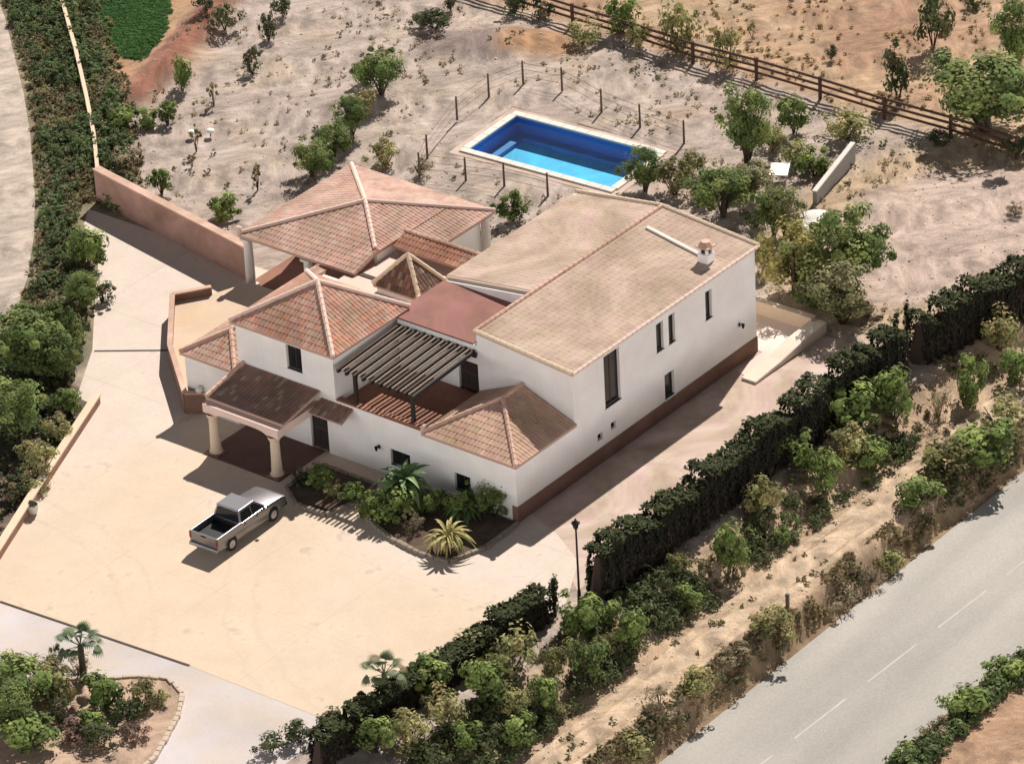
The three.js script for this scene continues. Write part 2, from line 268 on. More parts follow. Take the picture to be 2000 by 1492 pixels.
function tiles(P, o = {}) { // barrel tiles in rows up the slope of polygon P
  const { w = 0.23, len = 0.42, col = [0.48, 0.28, 0.225], vary = 0.13, rise = 0.032, lift = 0.014, alt = [0.50, 0.22, 0.13], altp = 0.12, s = 1, lich = [0.42, 0.34, 0.26], lp = 0.1 } = o;
  const n = polyN(P), up = V(0, 1, 0).addScaledVector(n, -n.y).normalize(), side = up.clone().cross(n).normalize(), c0 = P.reduce((a, p) => (a.dot(up) < p.dot(up) ? a : p));
  const uv = P.map(p => [p.clone().sub(c0).dot(side), p.clone().sub(c0).dot(up)]);
  const mn = Math.min(...uv.map(p => p[0])), mx = Math.max(...uv.map(p => p[0])), tx = Math.max(...uv.map(p => p[1]));
  const pos = [], colr = [], rr = rng(s * 991 + 7);
  for (let a = mn + w / 2; a < mx; a += w) for (let t = len * 0.4; t < tx; t += len * 0.86) {
    if (!inPoly(a, t, uv)) continue;
    const big = fbm(a * 0.5 + s * 3, t * 0.5, 3, s), q = rr();
    let c = mix3(col, alt, clamp(q < altp ? 0.9 : sstep(0.1, 0.4, big) * 0.6)); if (rr() < lp + 0.6 * Math.max(0, -big)) c = mix3(c, lich, 0.55); const b = 1 + vary * (rr() - 0.5) * 2; c = c.map(v => v * b);
    const jit = (rr() - 0.5) * 0.02, SEG = 4, pts = [];
    for (let k = 0; k <= SEG; k++) { const th = Math.PI * k / SEG; for (const e of [0, 1]) { const rad = w * (e ? 0.46 : 0.54), hh = rise * Math.sin(th) + (e ? 0.0 : lift); pts.push(c0.clone().addScaledVector(side, a + jit - rad * Math.cos(th)).addScaledVector(up, t + (e - 0.5) * len).addScaledVector(n, 0.015 + hh)); } }
    for (let k = 0; k < SEG; k++) { const A = pts[2 * k], B = pts[2 * k + 1], C = pts[2 * k + 2], D = pts[2 * k + 3]; for (const v of [A, C, B, B, C, D]) { pos.push(v.x, v.y, v.z); colr.push(...c); } }
  }
  const g = new THREE.BufferGeometry(); g.setAttribute('position', new THREE.Float32BufferAttribute(pos, 3)); g.setAttribute('color', new THREE.Float32BufferAttribute(colr, 3)); g.computeVertexNormals(); g.setAttribute('uv', new THREE.Float32BufferAttribute(new Float32Array(pos.length / 3 * 2), 2)); return uvm(g);
}
function caps(a, b, r = 0.13) { // a run of overlapping ridge tiles
  const L = a.distanceTo(b), n = Math.max(1, Math.round(L / 0.4)), gs = []; for (let i = 0; i < n; i++) { const p = a.clone().lerp(b, i / n), q = a.clone().lerp(b, (i + 1.12) / n); gs.push(rod(p, q, r * (1 + 0.05 * R()), 7, r * 0.84)); } return join(gs);
}
function roofOn(parent, faces, capLines, o = {}) {
  const r = mesh('roof', faces.map(P => slab(P, o.t ?? 0.16)), o.under ?? M.under, parent);
  mesh('roof_tiles', join(faces.map((P, i) => tiles(P, { ...o, s: (o.s ?? 1) + i }))), o.mat ?? M.tile, r, { keepuv: true, stuff: true });
  if (capLines.length) for (const [a, b] of capLines) mesh('ridge_cap', caps(a, b, o.cr), o.capm ?? M.cap, r);
  return r;
}
function pyramid(x0, x1, z0, z1, ye, ax, ay, az) {
  const a = V(x0, ye, z0), b = V(x0, ye, z1), c = V(x1, ye, z1), d = V(x1, ye, z0), t = V(ax, ay, az);
  return { faces: [[a, b, t], [b, c, t], [c, d, t], [d, a, t]], caps: [[a, t], [b, t], [c, t], [d, t]] };
}
// wall plates with openings: X faces -x at x, Z faces +z at z
function wallX(x, outline, holes, t = 0.3) { const s = new THREE.Shape(outline.map(p => new THREE.Vector2(...p))); for (const [z0, z1, y0, y1] of holes) s.holes.push(new THREE.Path([[z0, y0], [z0, y1], [z1, y1], [z1, y0]].map(p => new THREE.Vector2(...p)))); const g = new THREE.ExtrudeGeometry(s, { depth: t, bevelEnabled: false }); g.rotateY(-Math.PI / 2); g.translate(x + t, 0, 0); return g; }
function wallZ(z, outline, holes, t = 0.3) { const s = new THREE.Shape(outline.map(p => new THREE.Vector2(...p))); for (const [x0, x1, y0, y1] of holes) s.holes.push(new THREE.Path([[x0, y0], [x0, y1], [x1, y1], [x1, y0]].map(p => new THREE.Vector2(...p)))); const g = new THREE.ExtrudeGeometry(s, { depth: t, bevelEnabled: false }); g.translate(0, 0, z - t); return g; }
function windowX(x, [z0, z1, y0, y1], parent, o = {}) { // in a wall facing -x
  const f = 0.07, d = x + 0.16, gs = [span(d, d + 0.07, y0, y0 + f, z0, z1), span(d, d + 0.07, y1 - f, y1, z0, z1), span(d, d + 0.07, y0 + f, y1 - f, z0, z0 + f), span(d, d + 0.07, y0 + f, y1 - f, z1 - f, z1)];
  if (!o.single) gs.push(span(d + 0.005, d + 0.065, y0 + f, y1 - f, (z0 + z1) / 2 - 0.03, (z0 + z1) / 2 + 0.03));
  const w = mesh(o.name ?? 'window', gs, o.m ?? M.dark, parent); mesh('pane', span(d + 0.02, d + 0.04, y0 + f, y1 - f, z0 + f, z1 - f), M.glass, w);
  if (!o.nosill) mesh('sill', rbox(0.22, 0.06, z1 - z0 + 0.16, x + 0.04, y0 - 0.03, (z0 + z1) / 2, 0.015), o.sill ?? M.wall, w);
  return w;
}
function windowZ(z, [x0, x1, y0, y1], parent, o = {}) {
  const f = 0.07, d = z - 0.16, gs = [span(x0, x1, y0, y0 + f, d - 0.07, d), span(x0, x1, y1 - f, y1, d - 0.07, d), span(x0, x0 + f, y0 + f, y1 - f, d - 0.07, d), span(x1 - f, x1, y0 + f, y1 - f, d - 0.07, d)];
  if (!o.single) gs.push(span((x0 + x1) / 2 - 0.03, (x0 + x1) / 2 + 0.03, y0 + f, y1 - f, d - 0.065, d - 0.005));
  const w = mesh(o.name ?? 'window', gs, o.m ?? M.dark, parent); mesh('pane', span(x0 + f, x1 - f, y0 + f, y1 - f, d - 0.04, d - 0.02), M.glass, w);
  if (!o.nosill) mesh('sill', rbox(x1 - x0 + 0.16, 0.06, 0.22, (x0 + x1) / 2, y0 - 0.03, z - 0.04, 0.015), o.sill ?? M.wall, w);
  return w;
}
function doorX(x, [z0, z1, y0, y1], parent) {
  const d = x + 0.14, c = (z0 + z1) / 2, w = mesh('door', [span(d, d + 0.06, y0, y1, z0 + 0.02, z1 - 0.02)], M.wood, parent);
  for (const [a, b] of [[z0 + 0.1, c - 0.04], [c + 0.04, z1 - 0.1]]) for (const [p, q] of [[0.12, 0.52], [0.6, 0.94]]) mesh('door_panel', rbox(0.04, (y1 - y0) * (q - p), b - a, d - 0.005, y0 + (y1 - y0) * (p + q) / 2, (a + b) / 2, 0.015), M.dark, w);
  mesh('handle', cyl(0.02, 0.02, 0.14, d - 0.04, y0 + 1, c + 0.08, 8), M.iron, w); return w;
}

// ---------- the villa ----------
const villa = thing('villa', 'white two storey villa with pink tiled hip roofs and a long flat sand coloured roof', 'house');
{
  const eHoles = [[7.26, 8.54, 2.85, 5.8], [11.6, 12.2, 3.96, 5.57], [12.64, 13.18, 3.95, 5.58], [15.78, 16.32, 3.85, 5.47], [12.15, 12.95, 1.0, 2.4], [11.45, 11.85, 0.75, 1.15], [7.62, 8.06, 1.45, 1.85], [6.52, 6.96, 1.33, 1.73]];
  mesh('wall', wallZ(0, [[0, 0.9], [20.1, 0.9], [20.1, 6.15], [4.73, 6.15], [4.73, 3.25], [0, 3.25]], eHoles), M.wall, villa);
  mesh('plinth', span(-0.02, 20.14, -0.2, 0.9, -0.32, 0.035), M.plinth, villa);
  windowZ(0, eHoles[0], villa, { m: M.wood });
  for (const h of eHoles.slice(1, 4)) windowZ(0, h, villa, { single: true });
  windowZ(0, eHoles[4], villa, { single: true });
  for (const h of eHoles.slice(5)) windowZ(0, h, villa, { name: 'vent', single: true, nosill: true });
  // front: tower, terrace and annex in one plane
  const fHoles = [[-14.4, -13.4, 4.2, 5.62], [-7.96, -6.7, 0.72, 1.62], [-3.9, -2.9, 0.6, 1.6]], door = [-13.15, -12.0, 0.05, 2.1];
  mesh('wall', wallX(0, [[-17.7, 0], [-13.15, 0], [-13.15, 2.1], [-12.0, 2.1], [-12.0, 0], [-0.3, 0], [-0.3, 3.25], [-5.7, 3.25], [-5.7, 3.3], [-11.33, 3.3], [-11.33, 5.9], [-17.7, 5.9]], fHoles), M.wall, villa);
  for (const h of fHoles) windowX(0, h, villa);
  doorX(0, door, villa);
  // tower sides
  mesh('wall', [wallZ(-11.33, [[0.3, 3.05], [5.7, 3.05], [5.7, 5.9], [0.3, 5.9]], []), span(0.3, 5.7, 0, 5.9, -17.7, -17.4), span(5.4, 5.7, 0, 5.9, -17.4, -11.63)], M.wall, villa);
  // gable wall over the terrace
  const gh = [[-7.2, -5.95, 3.07, 4.75]];
  mesh('wall', wallX(4.73, [[-11.03, 3.05], [-7.2, 3.05], [-7.2, 4.75], [-5.95, 4.75], [-5.95, 3.05], [-0.3, 3.05], [-0.3, 6.1], [-5.9, 6.62], [-5.95, 5.8], [-11.03, 5.8]], []), M.wall, villa);
  doorX(4.73, gh[0], villa);
  // back and far end
  mesh('wall', [span(19.8, 20.1, 0, 6.0, -11.4, -0.3), span(9.4, 19.8, 0, 5.75, -11.4, -11.1), wallX(9.1, [[-11.4, 3.1], [-5.95, 3.1], [-5.95, 6.56], [-11.4, 5.83]], [], 0.3), span(5.03, 9.1, 5.2, 6.52, -6.2, -5.95), wallX(19.75, [[-11.3, 5.9], [-0.3, 6], [-5.9, 6.6]], [], 0.3)], M.wall, villa);
  // floors seen from above
  mesh('terrace_floor', span(0.3, 4.73, 2.85, 3.05, -11.33, -5.6), M.terracotta, villa);
  mesh('parapet_coping', [rbox(0.4, 0.08, 5.5, 0.15, 3.34, -8.5, 0.02), rbox(0.3, 0.1, 2.4, 0.15, 3.42, -7.0, 0.02)], M.terracotta, villa);
  mesh('roof_terrace', [span(4.78, 9.1, 5.803, 5.86, -11.5, -6.2)], M.redfloor, villa);
  mesh('roof_terrace_parapet', [span(5.7, 9.1, 3.1, 5.8, -11.48, -11.3)], M.wall, villa);
  // long low pitched roof
  const e0 = V(4.58, 6.17, 0.16), e1 = V(20.25, 6.17, 0.16), r0 = V(4.58, 6.72, -5.9), r1 = V(20.25, 6.72, -5.9), w0 = V(9.3, 5.95, -11.55), w1 = V(20.25, 5.95, -11.55), rm = V(9.3, 6.72, -5.9);
  roofOn(villa, [[e0, e1, r1, r0], [rm, r1, w1, w0]], [], { t: 0.14, col: [0.465, 0.35, 0.285], alt: [0.48, 0.34, 0.275], altp: 0.03, lich: [0.45, 0.36, 0.28], vary: 0.035, rise: 0.007, lift: 0.007, w: 0.3, s: 4, under: std([0.44, 0.345, 0.27], 0.95), mat: M.tanroof });
  const lift = (v, d = 0.06) => v.clone().setY(v.y + d);
  mesh('ridge_cap', caps(lift(r0), lift(r1), 0.11), M.cap, villa);
  for (const [a, b] of [[e0, r0], [e1, r1], [w1, r1]]) mesh('verge_cap', caps(lift(a, 0.05), lift(b, 0.05), 0.12), M.cream, villa);
  mesh('eave_tiles', caps(lift(e0, 0.0), lift(e1, 0.0), 0.1), M.pinkwhite, villa);
  mesh('flashing', bar(V(17.95, 6.74, -5.2), V(17.45, 6.36, -0.95), 0.2, 0.1), M.whitestone, villa);
  const ch = mesh('chimney', [rbox(0.62, 0.5, 0.62, 17.3, 6.55, -1.0, 0.02), ...[[-1, -1], [-1, 1], [1, -1], [1, 1]].map(([a, b]) => span(17.3 + a * 0.21 - 0.06, 17.3 + a * 0.21 + 0.06, 6.8, 7.12, -1.0 + b * 0.21 - 0.06, -1.0 + b * 0.21 + 0.06))], M.wall, villa);
  mesh('flue', span(17.14, 17.46, 6.8, 7.08, -1.16, -0.84), M.iron, ch);
  mesh('chimney_cap', [rbox(0.78, 0.1, 0.78, 17.3, 7.17, -1.0, 0.03), (() => { const g = new THREE.CylinderGeometry(0.24, 0.42, 0.24, 8); g.translate(17.3, 7.34, -1.0); return g; })()], M.cap, ch);
  // tower
  const tw = pyramid(-0.22, 5.85, -17.9, -11.1, 5.93, 2.85, 7.75, -14.5);
  roofOn(villa, tw.faces, tw.caps.map(([a, b]) => [lift(a, 0.07), lift(b, 0.07)]), { s: 10, col: [0.49, 0.275, 0.215], alt: [0.56, 0.245, 0.15], altp: 0.14, vary: 0.15, lp: 0.2, capm: M.pinkwhite });
  mesh('eave_trim', [span(-0.14, 0, 5.68, 5.79, -17.8, -11.2), span(0, 5.75, 5.68, 5.79, -11.33, -11.2)], M.wall, villa);
  // annex
  const A = V(-0.16, 3.3, -5.75), B = V(-0.16, 3.3, 0.16), C = V(4.73, 3.3, 0.16), D = V(4.73, 3.3, -5.75), T = V(3.1, 4.5, -3.1), T2 = V(4.73, 4.5, -3.1);
  roofOn(villa, [[A, B, T], [B, C, T2, T], [D, A, T, T2]], [[lift(A, 0.07), lift(T, 0.07)], [lift(B, 0.07), lift(T, 0.07)], [lift(T, 0.07), lift(T2, 0.07)]], { s: 20, col: [0.54, 0.345, 0.275], alt: [0.56, 0.39, 0.27], vary: 0.08, lich: [0.46, 0.36, 0.22], lp: 0.15, capm: M.cap });
  mesh('finial', [new THREE.SphereGeometry(0.16, 12, 8).translate(0.1, 3.5, -5.75), cyl(0.1, 0.13, 0.2, 0.1, 3.34, -5.75)], M.cream, villa);
  // wing on the left of the tower with a hipped end
  const a = V(-0.5, 3.2, -21.3), b = V(-0.5, 3.2, -17.55), c = V(6.2, 3.2, -17.55), d = V(10.4, 3.2, -21.3), t1 = V(1.5, 4.1, -19.45), t2 = V(9.0, 4.1, -19.45), c2 = V(9.0, 3.2, -17.9);
  roofOn(villa, [[a, b, t1], [d, a, t1, t2], [b, c, V(6.2, 4.1, -19.45), t1]], [[lift(a), lift(t1)], [lift(b), lift(t1)], [lift(t1), lift(V(6.2, 4.1, -19.45))]], { s: 30, col: [0.50, 0.325, 0.26], vary: 0.1, alt: [0.46, 0.215, 0.15], capm: M.cap });
  mesh('wall', [span(-0.35, 10.3, 0, 3.1, -21.1, -20.8), span(-0.35, -0.05, 0, 3.1, -20.8, -17.7), span(10.0, 10.3, 0, 2.9, -20.8, -18.95)], M.wall, villa);
  // porch
  const p0 = V(-2.95, 3.02, -17.35), p1 = V(-2.95, 3.02, -12.3), p2 = V(0, 3.55, -12.3), p3 = V(0, 3.55, -17.35);
  roofOn(villa, [[p0, p1, p2, p3]], [[lift(p0), lift(p3)]], { s: 40, col: [0.24, 0.15, 0.12], alt: [0.3, 0.16, 0.11] });
  const q0 = V(-0.95, 2.75, -12.28), q1 = V(-0.95, 2.75, -10.2), q2 = V(0, 3.12, -10.2), q3 = V(0, 3.12, -12.28);
  roofOn(villa, [[q0, q1, q2, q3]], [], { s: 44, col: [0.22, 0.14, 0.11], alt: [0.3, 0.16, 0.11], t: 0.1 });
  const arch = new THREE.Shape(); arch.moveTo(-17.3, 2.84); arch.lineTo(-17.3, 2.35); arch.lineTo(-16.45, 2.35); arch.quadraticCurveTo(-16.3, 2.5, -15.6, 2.52); arch.lineTo(-14.0, 2.52); arch.quadraticCurveTo(-13.3, 2.5, -13.15, 2.35); arch.lineTo(-12.35, 2.35); arch.lineTo(-12.35, 2.84); arch.closePath();
  const ag = new THREE.ExtrudeGeometry(arch, { depth: 0.44, bevelEnabled: false }); ag.rotateY(-Math.PI / 2); ag.translate(-2.9, 0, 0);
  mesh('porch_beam', [ag, span(-2.9, 0, 2.4, 2.84, -17.3, -16.95), span(-2.9, 0, 2.4, 2.84, -12.75, -12.4)], M.pinkwhite, villa);
  for (const z of [-16.85, -12.8]) { const p = mesh('pillar', [new THREE.LatheGeometry([[0.36, 0], [0.36, 0.16], [0.29, 0.22], [0.25, 1.2], [0.24, 2.05], [0.3, 2.12], [0.36, 2.35]].map(v => new THREE.Vector2(...v)), 14).translate(-3.12, 0, z)], M.cream, villa, { smooth: 0.6 }); mesh('pillar_base', rbox(0.82, 0.12, 0.82, -3.12, 0.06, z, 0.02), M.plinth, p); }
  mesh('porch_floor', span(-3.6, 0, 0, 0.05, -17.3, -12.3), std([0.15, 0.085, 0.072], 0.85, { map: roofTex }), villa);
  // deck and turret behind the tower
  mesh('deck', [span(5.7, 14.3, 2.9, 3.1, -18.93, -11.4), span(6.2, 10.5, 2.9, 3.1, -19.5, -18.93)], M.pinkwhite, villa);
  const tr = pyramid(9.9, 12.15, -17.05, -13.95, 3.6, 11.03, 5.25, -15.5);
  mesh('turret', span(10.05, 12.0, 3.1, 3.5, -16.9, -14.1), M.wall, villa);
  roofOn(villa, tr.faces, tr.caps.map(([u, v]) => [lift(u, 0.05), lift(v, 0.05)]), { s: 50, col: [0.20, 0.115, 0.085], alt: [0.3, 0.15, 0.11], vary: 0.35, capm: M.cream, cr: 0.13 });
  mesh('finial', new THREE.SphereGeometry(0.17, 12, 8).translate(9.85, 3.72, -13.9), M.pinkwhite, villa);
  // low wall with a tiled slope beside the deck
  mesh('wall', [span(14.3, 14.75, 2.9, 3.5, -18.9, -13.3)], M.wall, villa);
  const l0 = V(13.8, 3.55, -18.85), l1 = V(13.8, 3.55, -13.4), l2 = V(14.85, 4.0, -13.4), l3 = V(14.85, 4.0, -18.85);
  roofOn(villa, [[l0, l1, l2, l3]], [[l2, l3]], { s: 60, col: [0.42, 0.19, 0.135], vary: 0.12, capm: M.cap });
}
// pavilion with a wide pyramid roof
{
  const pv = thing('pavilion', 'open pavilion under a wide low pink tiled pyramid roof beside the pinkish garden wall', 'pavilion', [0, 0, 0]);
  const q = pyramid(10.7, 20.2, -27.05, -17.1, 3.25, 15.5, 4.5, -22.1);
  const cut = q.faces.flatMap(P => [clip(P, 0, -1, 18.95), clip(clip(P, 0, 1, -18.95), 1, 0, 14.9)]).filter(P => P.length > 2);
  const nearCap = q.caps[1], k = (p, s) => p.clone().setY(p.y + 0.07);
  const cc = [q.caps[0], [nearCap[0].clone().lerp(nearCap[1], 0.41), nearCap[1]], q.caps[2], q.caps[3]].map(([a, b]) => [k(a), k(b)]);
  roofOn(pv, cut, cc, { s: 70, col: [0.52, 0.335, 0.28], vary: 0.1, alt: [0.52, 0.29, 0.215], lich: [0.47, 0.38, 0.31], lp: 0.18, capm: M.pinkwhite });
  for (const [x, z] of [[11.05, -26.7], [11.05, -22.5], [19.8, -26.7], [19.8, -17.5], [15.4, -26.7]]) { const c = mesh('column', [cyl(0.24, 0.28, 2.7, x, 1.5, z, 12)], M.whitestone, pv, { smooth: 0.6 }); mesh('capital', [rbox(0.62, 0.16, 0.62, x, 2.92, z, 0.03)], M.whitestone, c); mesh('column_base', rbox(0.66, 0.2, 0.66, x, 0.1, z, 0.03), M.whitestone, c); }
  mesh('beam', [span(10.9, 11.2, 3.0, 3.14, -26.9, -17.4), span(11.2, 20, 3.0, 3.14, -26.9, -26.6), span(19.7, 20, 3.0, 3.14, -26.6, -17.4)], M.wood, pv);
  mesh('wall', [span(12.6, 14.3, 0, 3.5, -19.2, -19.0)], M.wall, pv); mesh('wall', span(16, 19.6, 0, 3.1, -18, -17.7), M.wall, pv);
  mesh('floor', span(10.7, 20, 0.0, 0.08, -27, -18.6), M.terracotta, pv);
  mesh('finial', [new THREE.SphereGeometry(0.2, 12, 8).translate(10.75, 3.55, -27), cyl(0.14, 0.18, 0.2, 10.75, 3.36, -27)], M.pinkwhite, pv);
}
// pergola over the terrace
{
  const pg = thing('pergola', 'dark brown timber pergola over the first floor terrace', 'pergola', [0.15, 3.05, -8.35]);
  const L = (x, y, z) => V(x - 0.15, y - 3.05, z + 8.35);
  for (const z of [-10.2, -6.55]) mesh('post', bar(L(0.3, 3.05, z), L(0.3, 5.1, z + 0.001), 0.17, 0.17), M.dark, pg);
  mesh('beam', bar(L(0.28, 5.12, -10.95), L(0.28, 5.12, -6.1), 0.14, 0.22), M.dark, pg);
  mesh('beam', bar(L(4.6, 5.34, -10.95), L(4.6, 5.34, -5.9), 0.14, 0.24), M.dark, pg);
  const pale = std([0.38, 0.27, 0.19], 0.9, { map: woodTex });
  for (let i = 0; i < 10; i++) { const z = lerp(-10.85, -6.05, i / 9); mesh('rafter', bar(L(-0.25, 5.24, z), L(4.66, 5.5, z), 0.12, 0.2), M.dark, pg); }
  for (let i = 0; i < 9; i++) { const z = lerp(-10.85, -6.05, (i + 0.5) / 9); mesh('lit_rafter_top', bar(L(-0.2, 5.33, z), L(4.55, 5.585, z), 0.1, 0.05), pale, pg); }  // pale strips stand for sunlit rafter tops, the light put into the colour
}
// raised terrace on the left of the house
{
  const P = [[6.6, -28.2], [8.3, -27.0], [10.4, -26.2], [10.4, -21.2], [-0.5, -21.2], [-0.95, -20.7], [2.4, -24.7]];
  const t = thing('raised_terrace', 'raised sandy terrace with low brown walls left of the house', 'terrace');
  mesh('floor', polyPrism(P, 0, 0.75), M.terrace, t);
  const runs = [[[6.55, -28.25], [2.4, -24.75], 'W'], [[2.4, -24.75], [-0.95, -20.75], 'W'], [[6.55, -28.25], [8.3, -27.05], 'B'], [[-0.95, -20.75], [-0.4, -19.9], 'W']];
  for (const [a, b] of runs) { const w = mesh('wall', bar(V(a[0], 0.57, a[1]), V(b[0], 0.571, b[1]), 0.24, 1.2), M.plinth, t); mesh('coping', bar(V(a[0], 1.2, a[1]), V(b[0], 1.201, b[1]), 0.28, 0.07), M.cap, w); }
  mesh('finial', new THREE.SphereGeometry(0.2, 12, 8).translate(-0.55, 1.4, -20.1), M.whitestone, t);
}
// brick wall at the head of the driveway
{
  const t = thing('garden_wall', 'long pinkish brown garden wall with a pale coping between verge and pavilion', 'wall');
  const a = [14.0, -40.4], b = [11.6, -27.2];
  mesh('wall', bar(V(a[0], 0.95, a[1]), V(b[0], 0.951, b[1]), 0.35, 2.1), M.brick, t);
  mesh('coping', bar(V(a[0], 2.03, a[1]), V(b[0], 2.031, b[1]), 0.5, 0.1), M.cap, t);
}
{ // thin white wall by the verge
  const t = thing('low_wall', 'thin low white wall running up the verge to the upper frame edge', 'wall'), P = [[41, -70.5], [31.2, -59], [26.9, -54], [22.7, -49.3], [19.1, -45.4], [14.6, -40.9]];
  for (let i = 0; i < P.length - 1; i++) mesh('wall', bar(V(P[i][0], 0.25, P[i][1]), V(P[i + 1][0], 0.251, P[i + 1][1]), 0.22, 0.7), M.cream, t);
}
{ // kerb wall of the left bed
  const t = thing('kerb_wall', 'low cream kerb wall between left bed and patio', 'wall'), P = [[-2.75, -25.25], [-9.6, -22.3], [-16.6, -19.2], [-24, -15.9]];
  for (let i = 0; i < 3; i++) { const w = mesh('wall', bar(V(P[i][0], 0.2, P[i][1]), V(P[i + 1][0], 0.201, P[i + 1][1]), 0.3, 0.62), M.brick, t); mesh('coping', bar(V(P[i][0], 0.54, P[i][1]), V(P[i + 1][0], 0.541, P[i + 1][1]), 0.42, 0.08), M.cream, w); }
}
// landing and low walls at the far end of the house
struct('landing', polyPrism([[20.14, -2.4], [23.3, -2.4], [23.3, 1.5], [17.6, 1.15], [17.9, 0.3], [20.14, 0.3]], -0.2, 0.03), std([0.74, 0.62, 0.53], 0.9, { map: pavTex }));
{
  const t = thing('retaining_wall', 'cream retaining wall behind the landing at the far end of the house', 'wall');
  mesh('wall', span(23.3, 23.6, -0.1, 0.75, -4.2, 1.2), M.cream, t); mesh('coping', rbox(0.42, 0.08, 5.5, 23.45, 0.79, -1.5, 0.02), M.cream, t);
  const u = thing('ramp_wall', 'bright cream sloping wall edging the landing beside the path', 'wall');
  const s = new THREE.Shape([[17.3, 0], [23.6, 0], [23.6, 0.62], [21.4, 0.5], [19.6, 0.26], [17.3, 0.12]].map(p => new THREE.Vector2(...p))); const g = new THREE.ExtrudeGeometry(s, { depth: 0.85, bevelEnabled: true, bevelSize: 0.03, bevelThickness: 0.03, bevelSegments: 1 }); g.translate(0, 0, 1.05);
  mesh('wall', g, std([0.76, 0.66, 0.56], 0.9, { map: plasterTex }), u);
}
// swimming pool
{
  const t = thing('swimming_pool', 'rectangular blue swimming pool with a white stone coping', 'pool', [32.55, 0, -22.15], 0.06), L = 10.3, W = 5.5, D = 1.25;
  const hw = W / 2 - 0.35, hl = L / 2 - 0.35;
  const blue = std([0.035, 0.58, 0.92], 0.5, { map: roofTex });
  mesh('basin', [span(-hw - 0.2, hw + 0.2, -D - 0.2, -D, -hl - 0.2, hl + 0.2), span(-hw - 0.2, -hw, -D, 0, -hl, hl), span(hw, hw + 0.2, -D, 0, -hl, hl), span(-hw - 0.2, hw + 0.2, -D, 0, -hl - 0.2, -hl), span(-hw - 0.2, hw + 0.2, -D, 0, hl, hl + 0.2)], blue, t);
  const shadeBlue = std([0.04, 0.24, 0.6], 0.5, { map: roofTex });
  mesh('bench', [span(-hw, hw, -D, -1.0, -hl, -hl + 0.7), span(hw - 0.55, hw, -D, -0.95, -hl + 0.7, hl)], shadeBlue, t);  // bench in darker blue, the shade along these sides put into its colour
  mesh('shade_lining', [span(-hw, hw, -D, -0.02, -hl - 0.006, -hl + 0.012), span(hw - 0.012, hw + 0.006, -D, -0.02, -hl, hl)], std([0.06, 0.14, 0.45], 0.5), t);  // dark blue on two sides only, their shade painted into the colour
  mesh('surround', [span(-3.2, -2.75, -0.5, 0.02, -5.6, 5.6), span(2.75, 3.2, -0.5, 0.02, -5.6, 5.6), span(-2.75, 2.75, -0.5, 0.02, -5.6, -5.1), span(-2.75, 2.75, -0.5, 0.02, 5.1, 5.6)], M.path, t);
  for (const s of [-1, 1]) for (let i = 0; i < 12; i++) mesh('coping_stone', rbox(0.46, 0.1, L / 12 - 0.012, s * (W / 2 - 0.16), 0.06, -L / 2 + (i + 0.5) * L / 12, 0.02), M.whitestone, t);
  for (const s of [-1, 1]) for (let i = 0; i < 5; i++) mesh('coping_stone', rbox((W - 0.8) / 5 - 0.012, 0.1, 0.46, -(W - 0.8) / 2 + (i + 0.5) * (W - 0.8) / 5, 0.06, s * (L / 2 - 0.16), 0.02), M.whitestone, t);
  const wt = new THREE.PlaneGeometry(2 * hw, 2 * hl, 60, 110); wt.rotateX(-Math.PI / 2); const p = wt.attributes.position; for (let i = 0; i < p.count; i++) p.setY(i, -0.13 + 0.006 * fbm(p.getX(i) * 2.2, p.getZ(i) * 2.2, 2, 6));
  const w = mesh('water', wt, new THREE.MeshPhysicalMaterial({ color: new THREE.Color().setRGB(0.80, 0.93, 1.0), roughness: 0.02, transmission: 1, thickness: 0, ior: 1.33 }), t, { smooth: 3 });
}
// pool fence
{
  const t = thing('pool_fence', 'thin wire fence on wooden posts around the pool', 'fence'), P = [[27.83, -28.11], [32.47, -29.67], [35.75, -29.95], [38.11, -29.29], [38.63, -26.86], [37.66, -23.29], [37.29, -20.29], [37.0, -17.0]], Q = [[27.83, -28.11], [25.9, -27.11], [26.81, -24.55], [27.48, -22.36], [27.82, -19.58]];
  for (const A of [P, Q.slice(1)]) for (const [x, z] of A) mesh('post', cyl(0.055, 0.07, 1.5, x, 0.75, z, 7), M.post, t);
  for (const A of [P, Q]) for (const y of [0.5, 0.95, 1.35]) for (let i = 0; i < A.length - 1; i++) mesh('wire', rod(V(A[i][0], y, A[i][1]), V(A[i + 1][0], y, A[i + 1][1]), 0.012, 4), M.post, t);
}
// ranch fence
{
  const t = thing('ranch_fence', 'brown three rail ranch fence between garden and tan field', 'fence'); const zs = []; for (let z = -44.9; z < 2; z += 4.45) zs.push(z); const X = z => 45.6 + 0.0008 * (z + 13) ** 2 * (z < -13 ? 1 : -1) + 0.3 * N2(z * 0.1, 3);
  zs.forEach((z, i) => { const x = X(z), y = height(x, z); mesh('post', rbox(0.17, 1.5, 0.17, x, y + 0.68, z, 0.02), M.rail, t); if (i) { const z0 = zs[i - 1], x0 = X(z0), y0 = height(x0, z0); for (const h of [0.5, 0.9, 1.28]) mesh('rail', bar(V(x0, y0 + h, z0), V(x, y + h, z), 0.06, 0.15), M.rail, t); } });
}

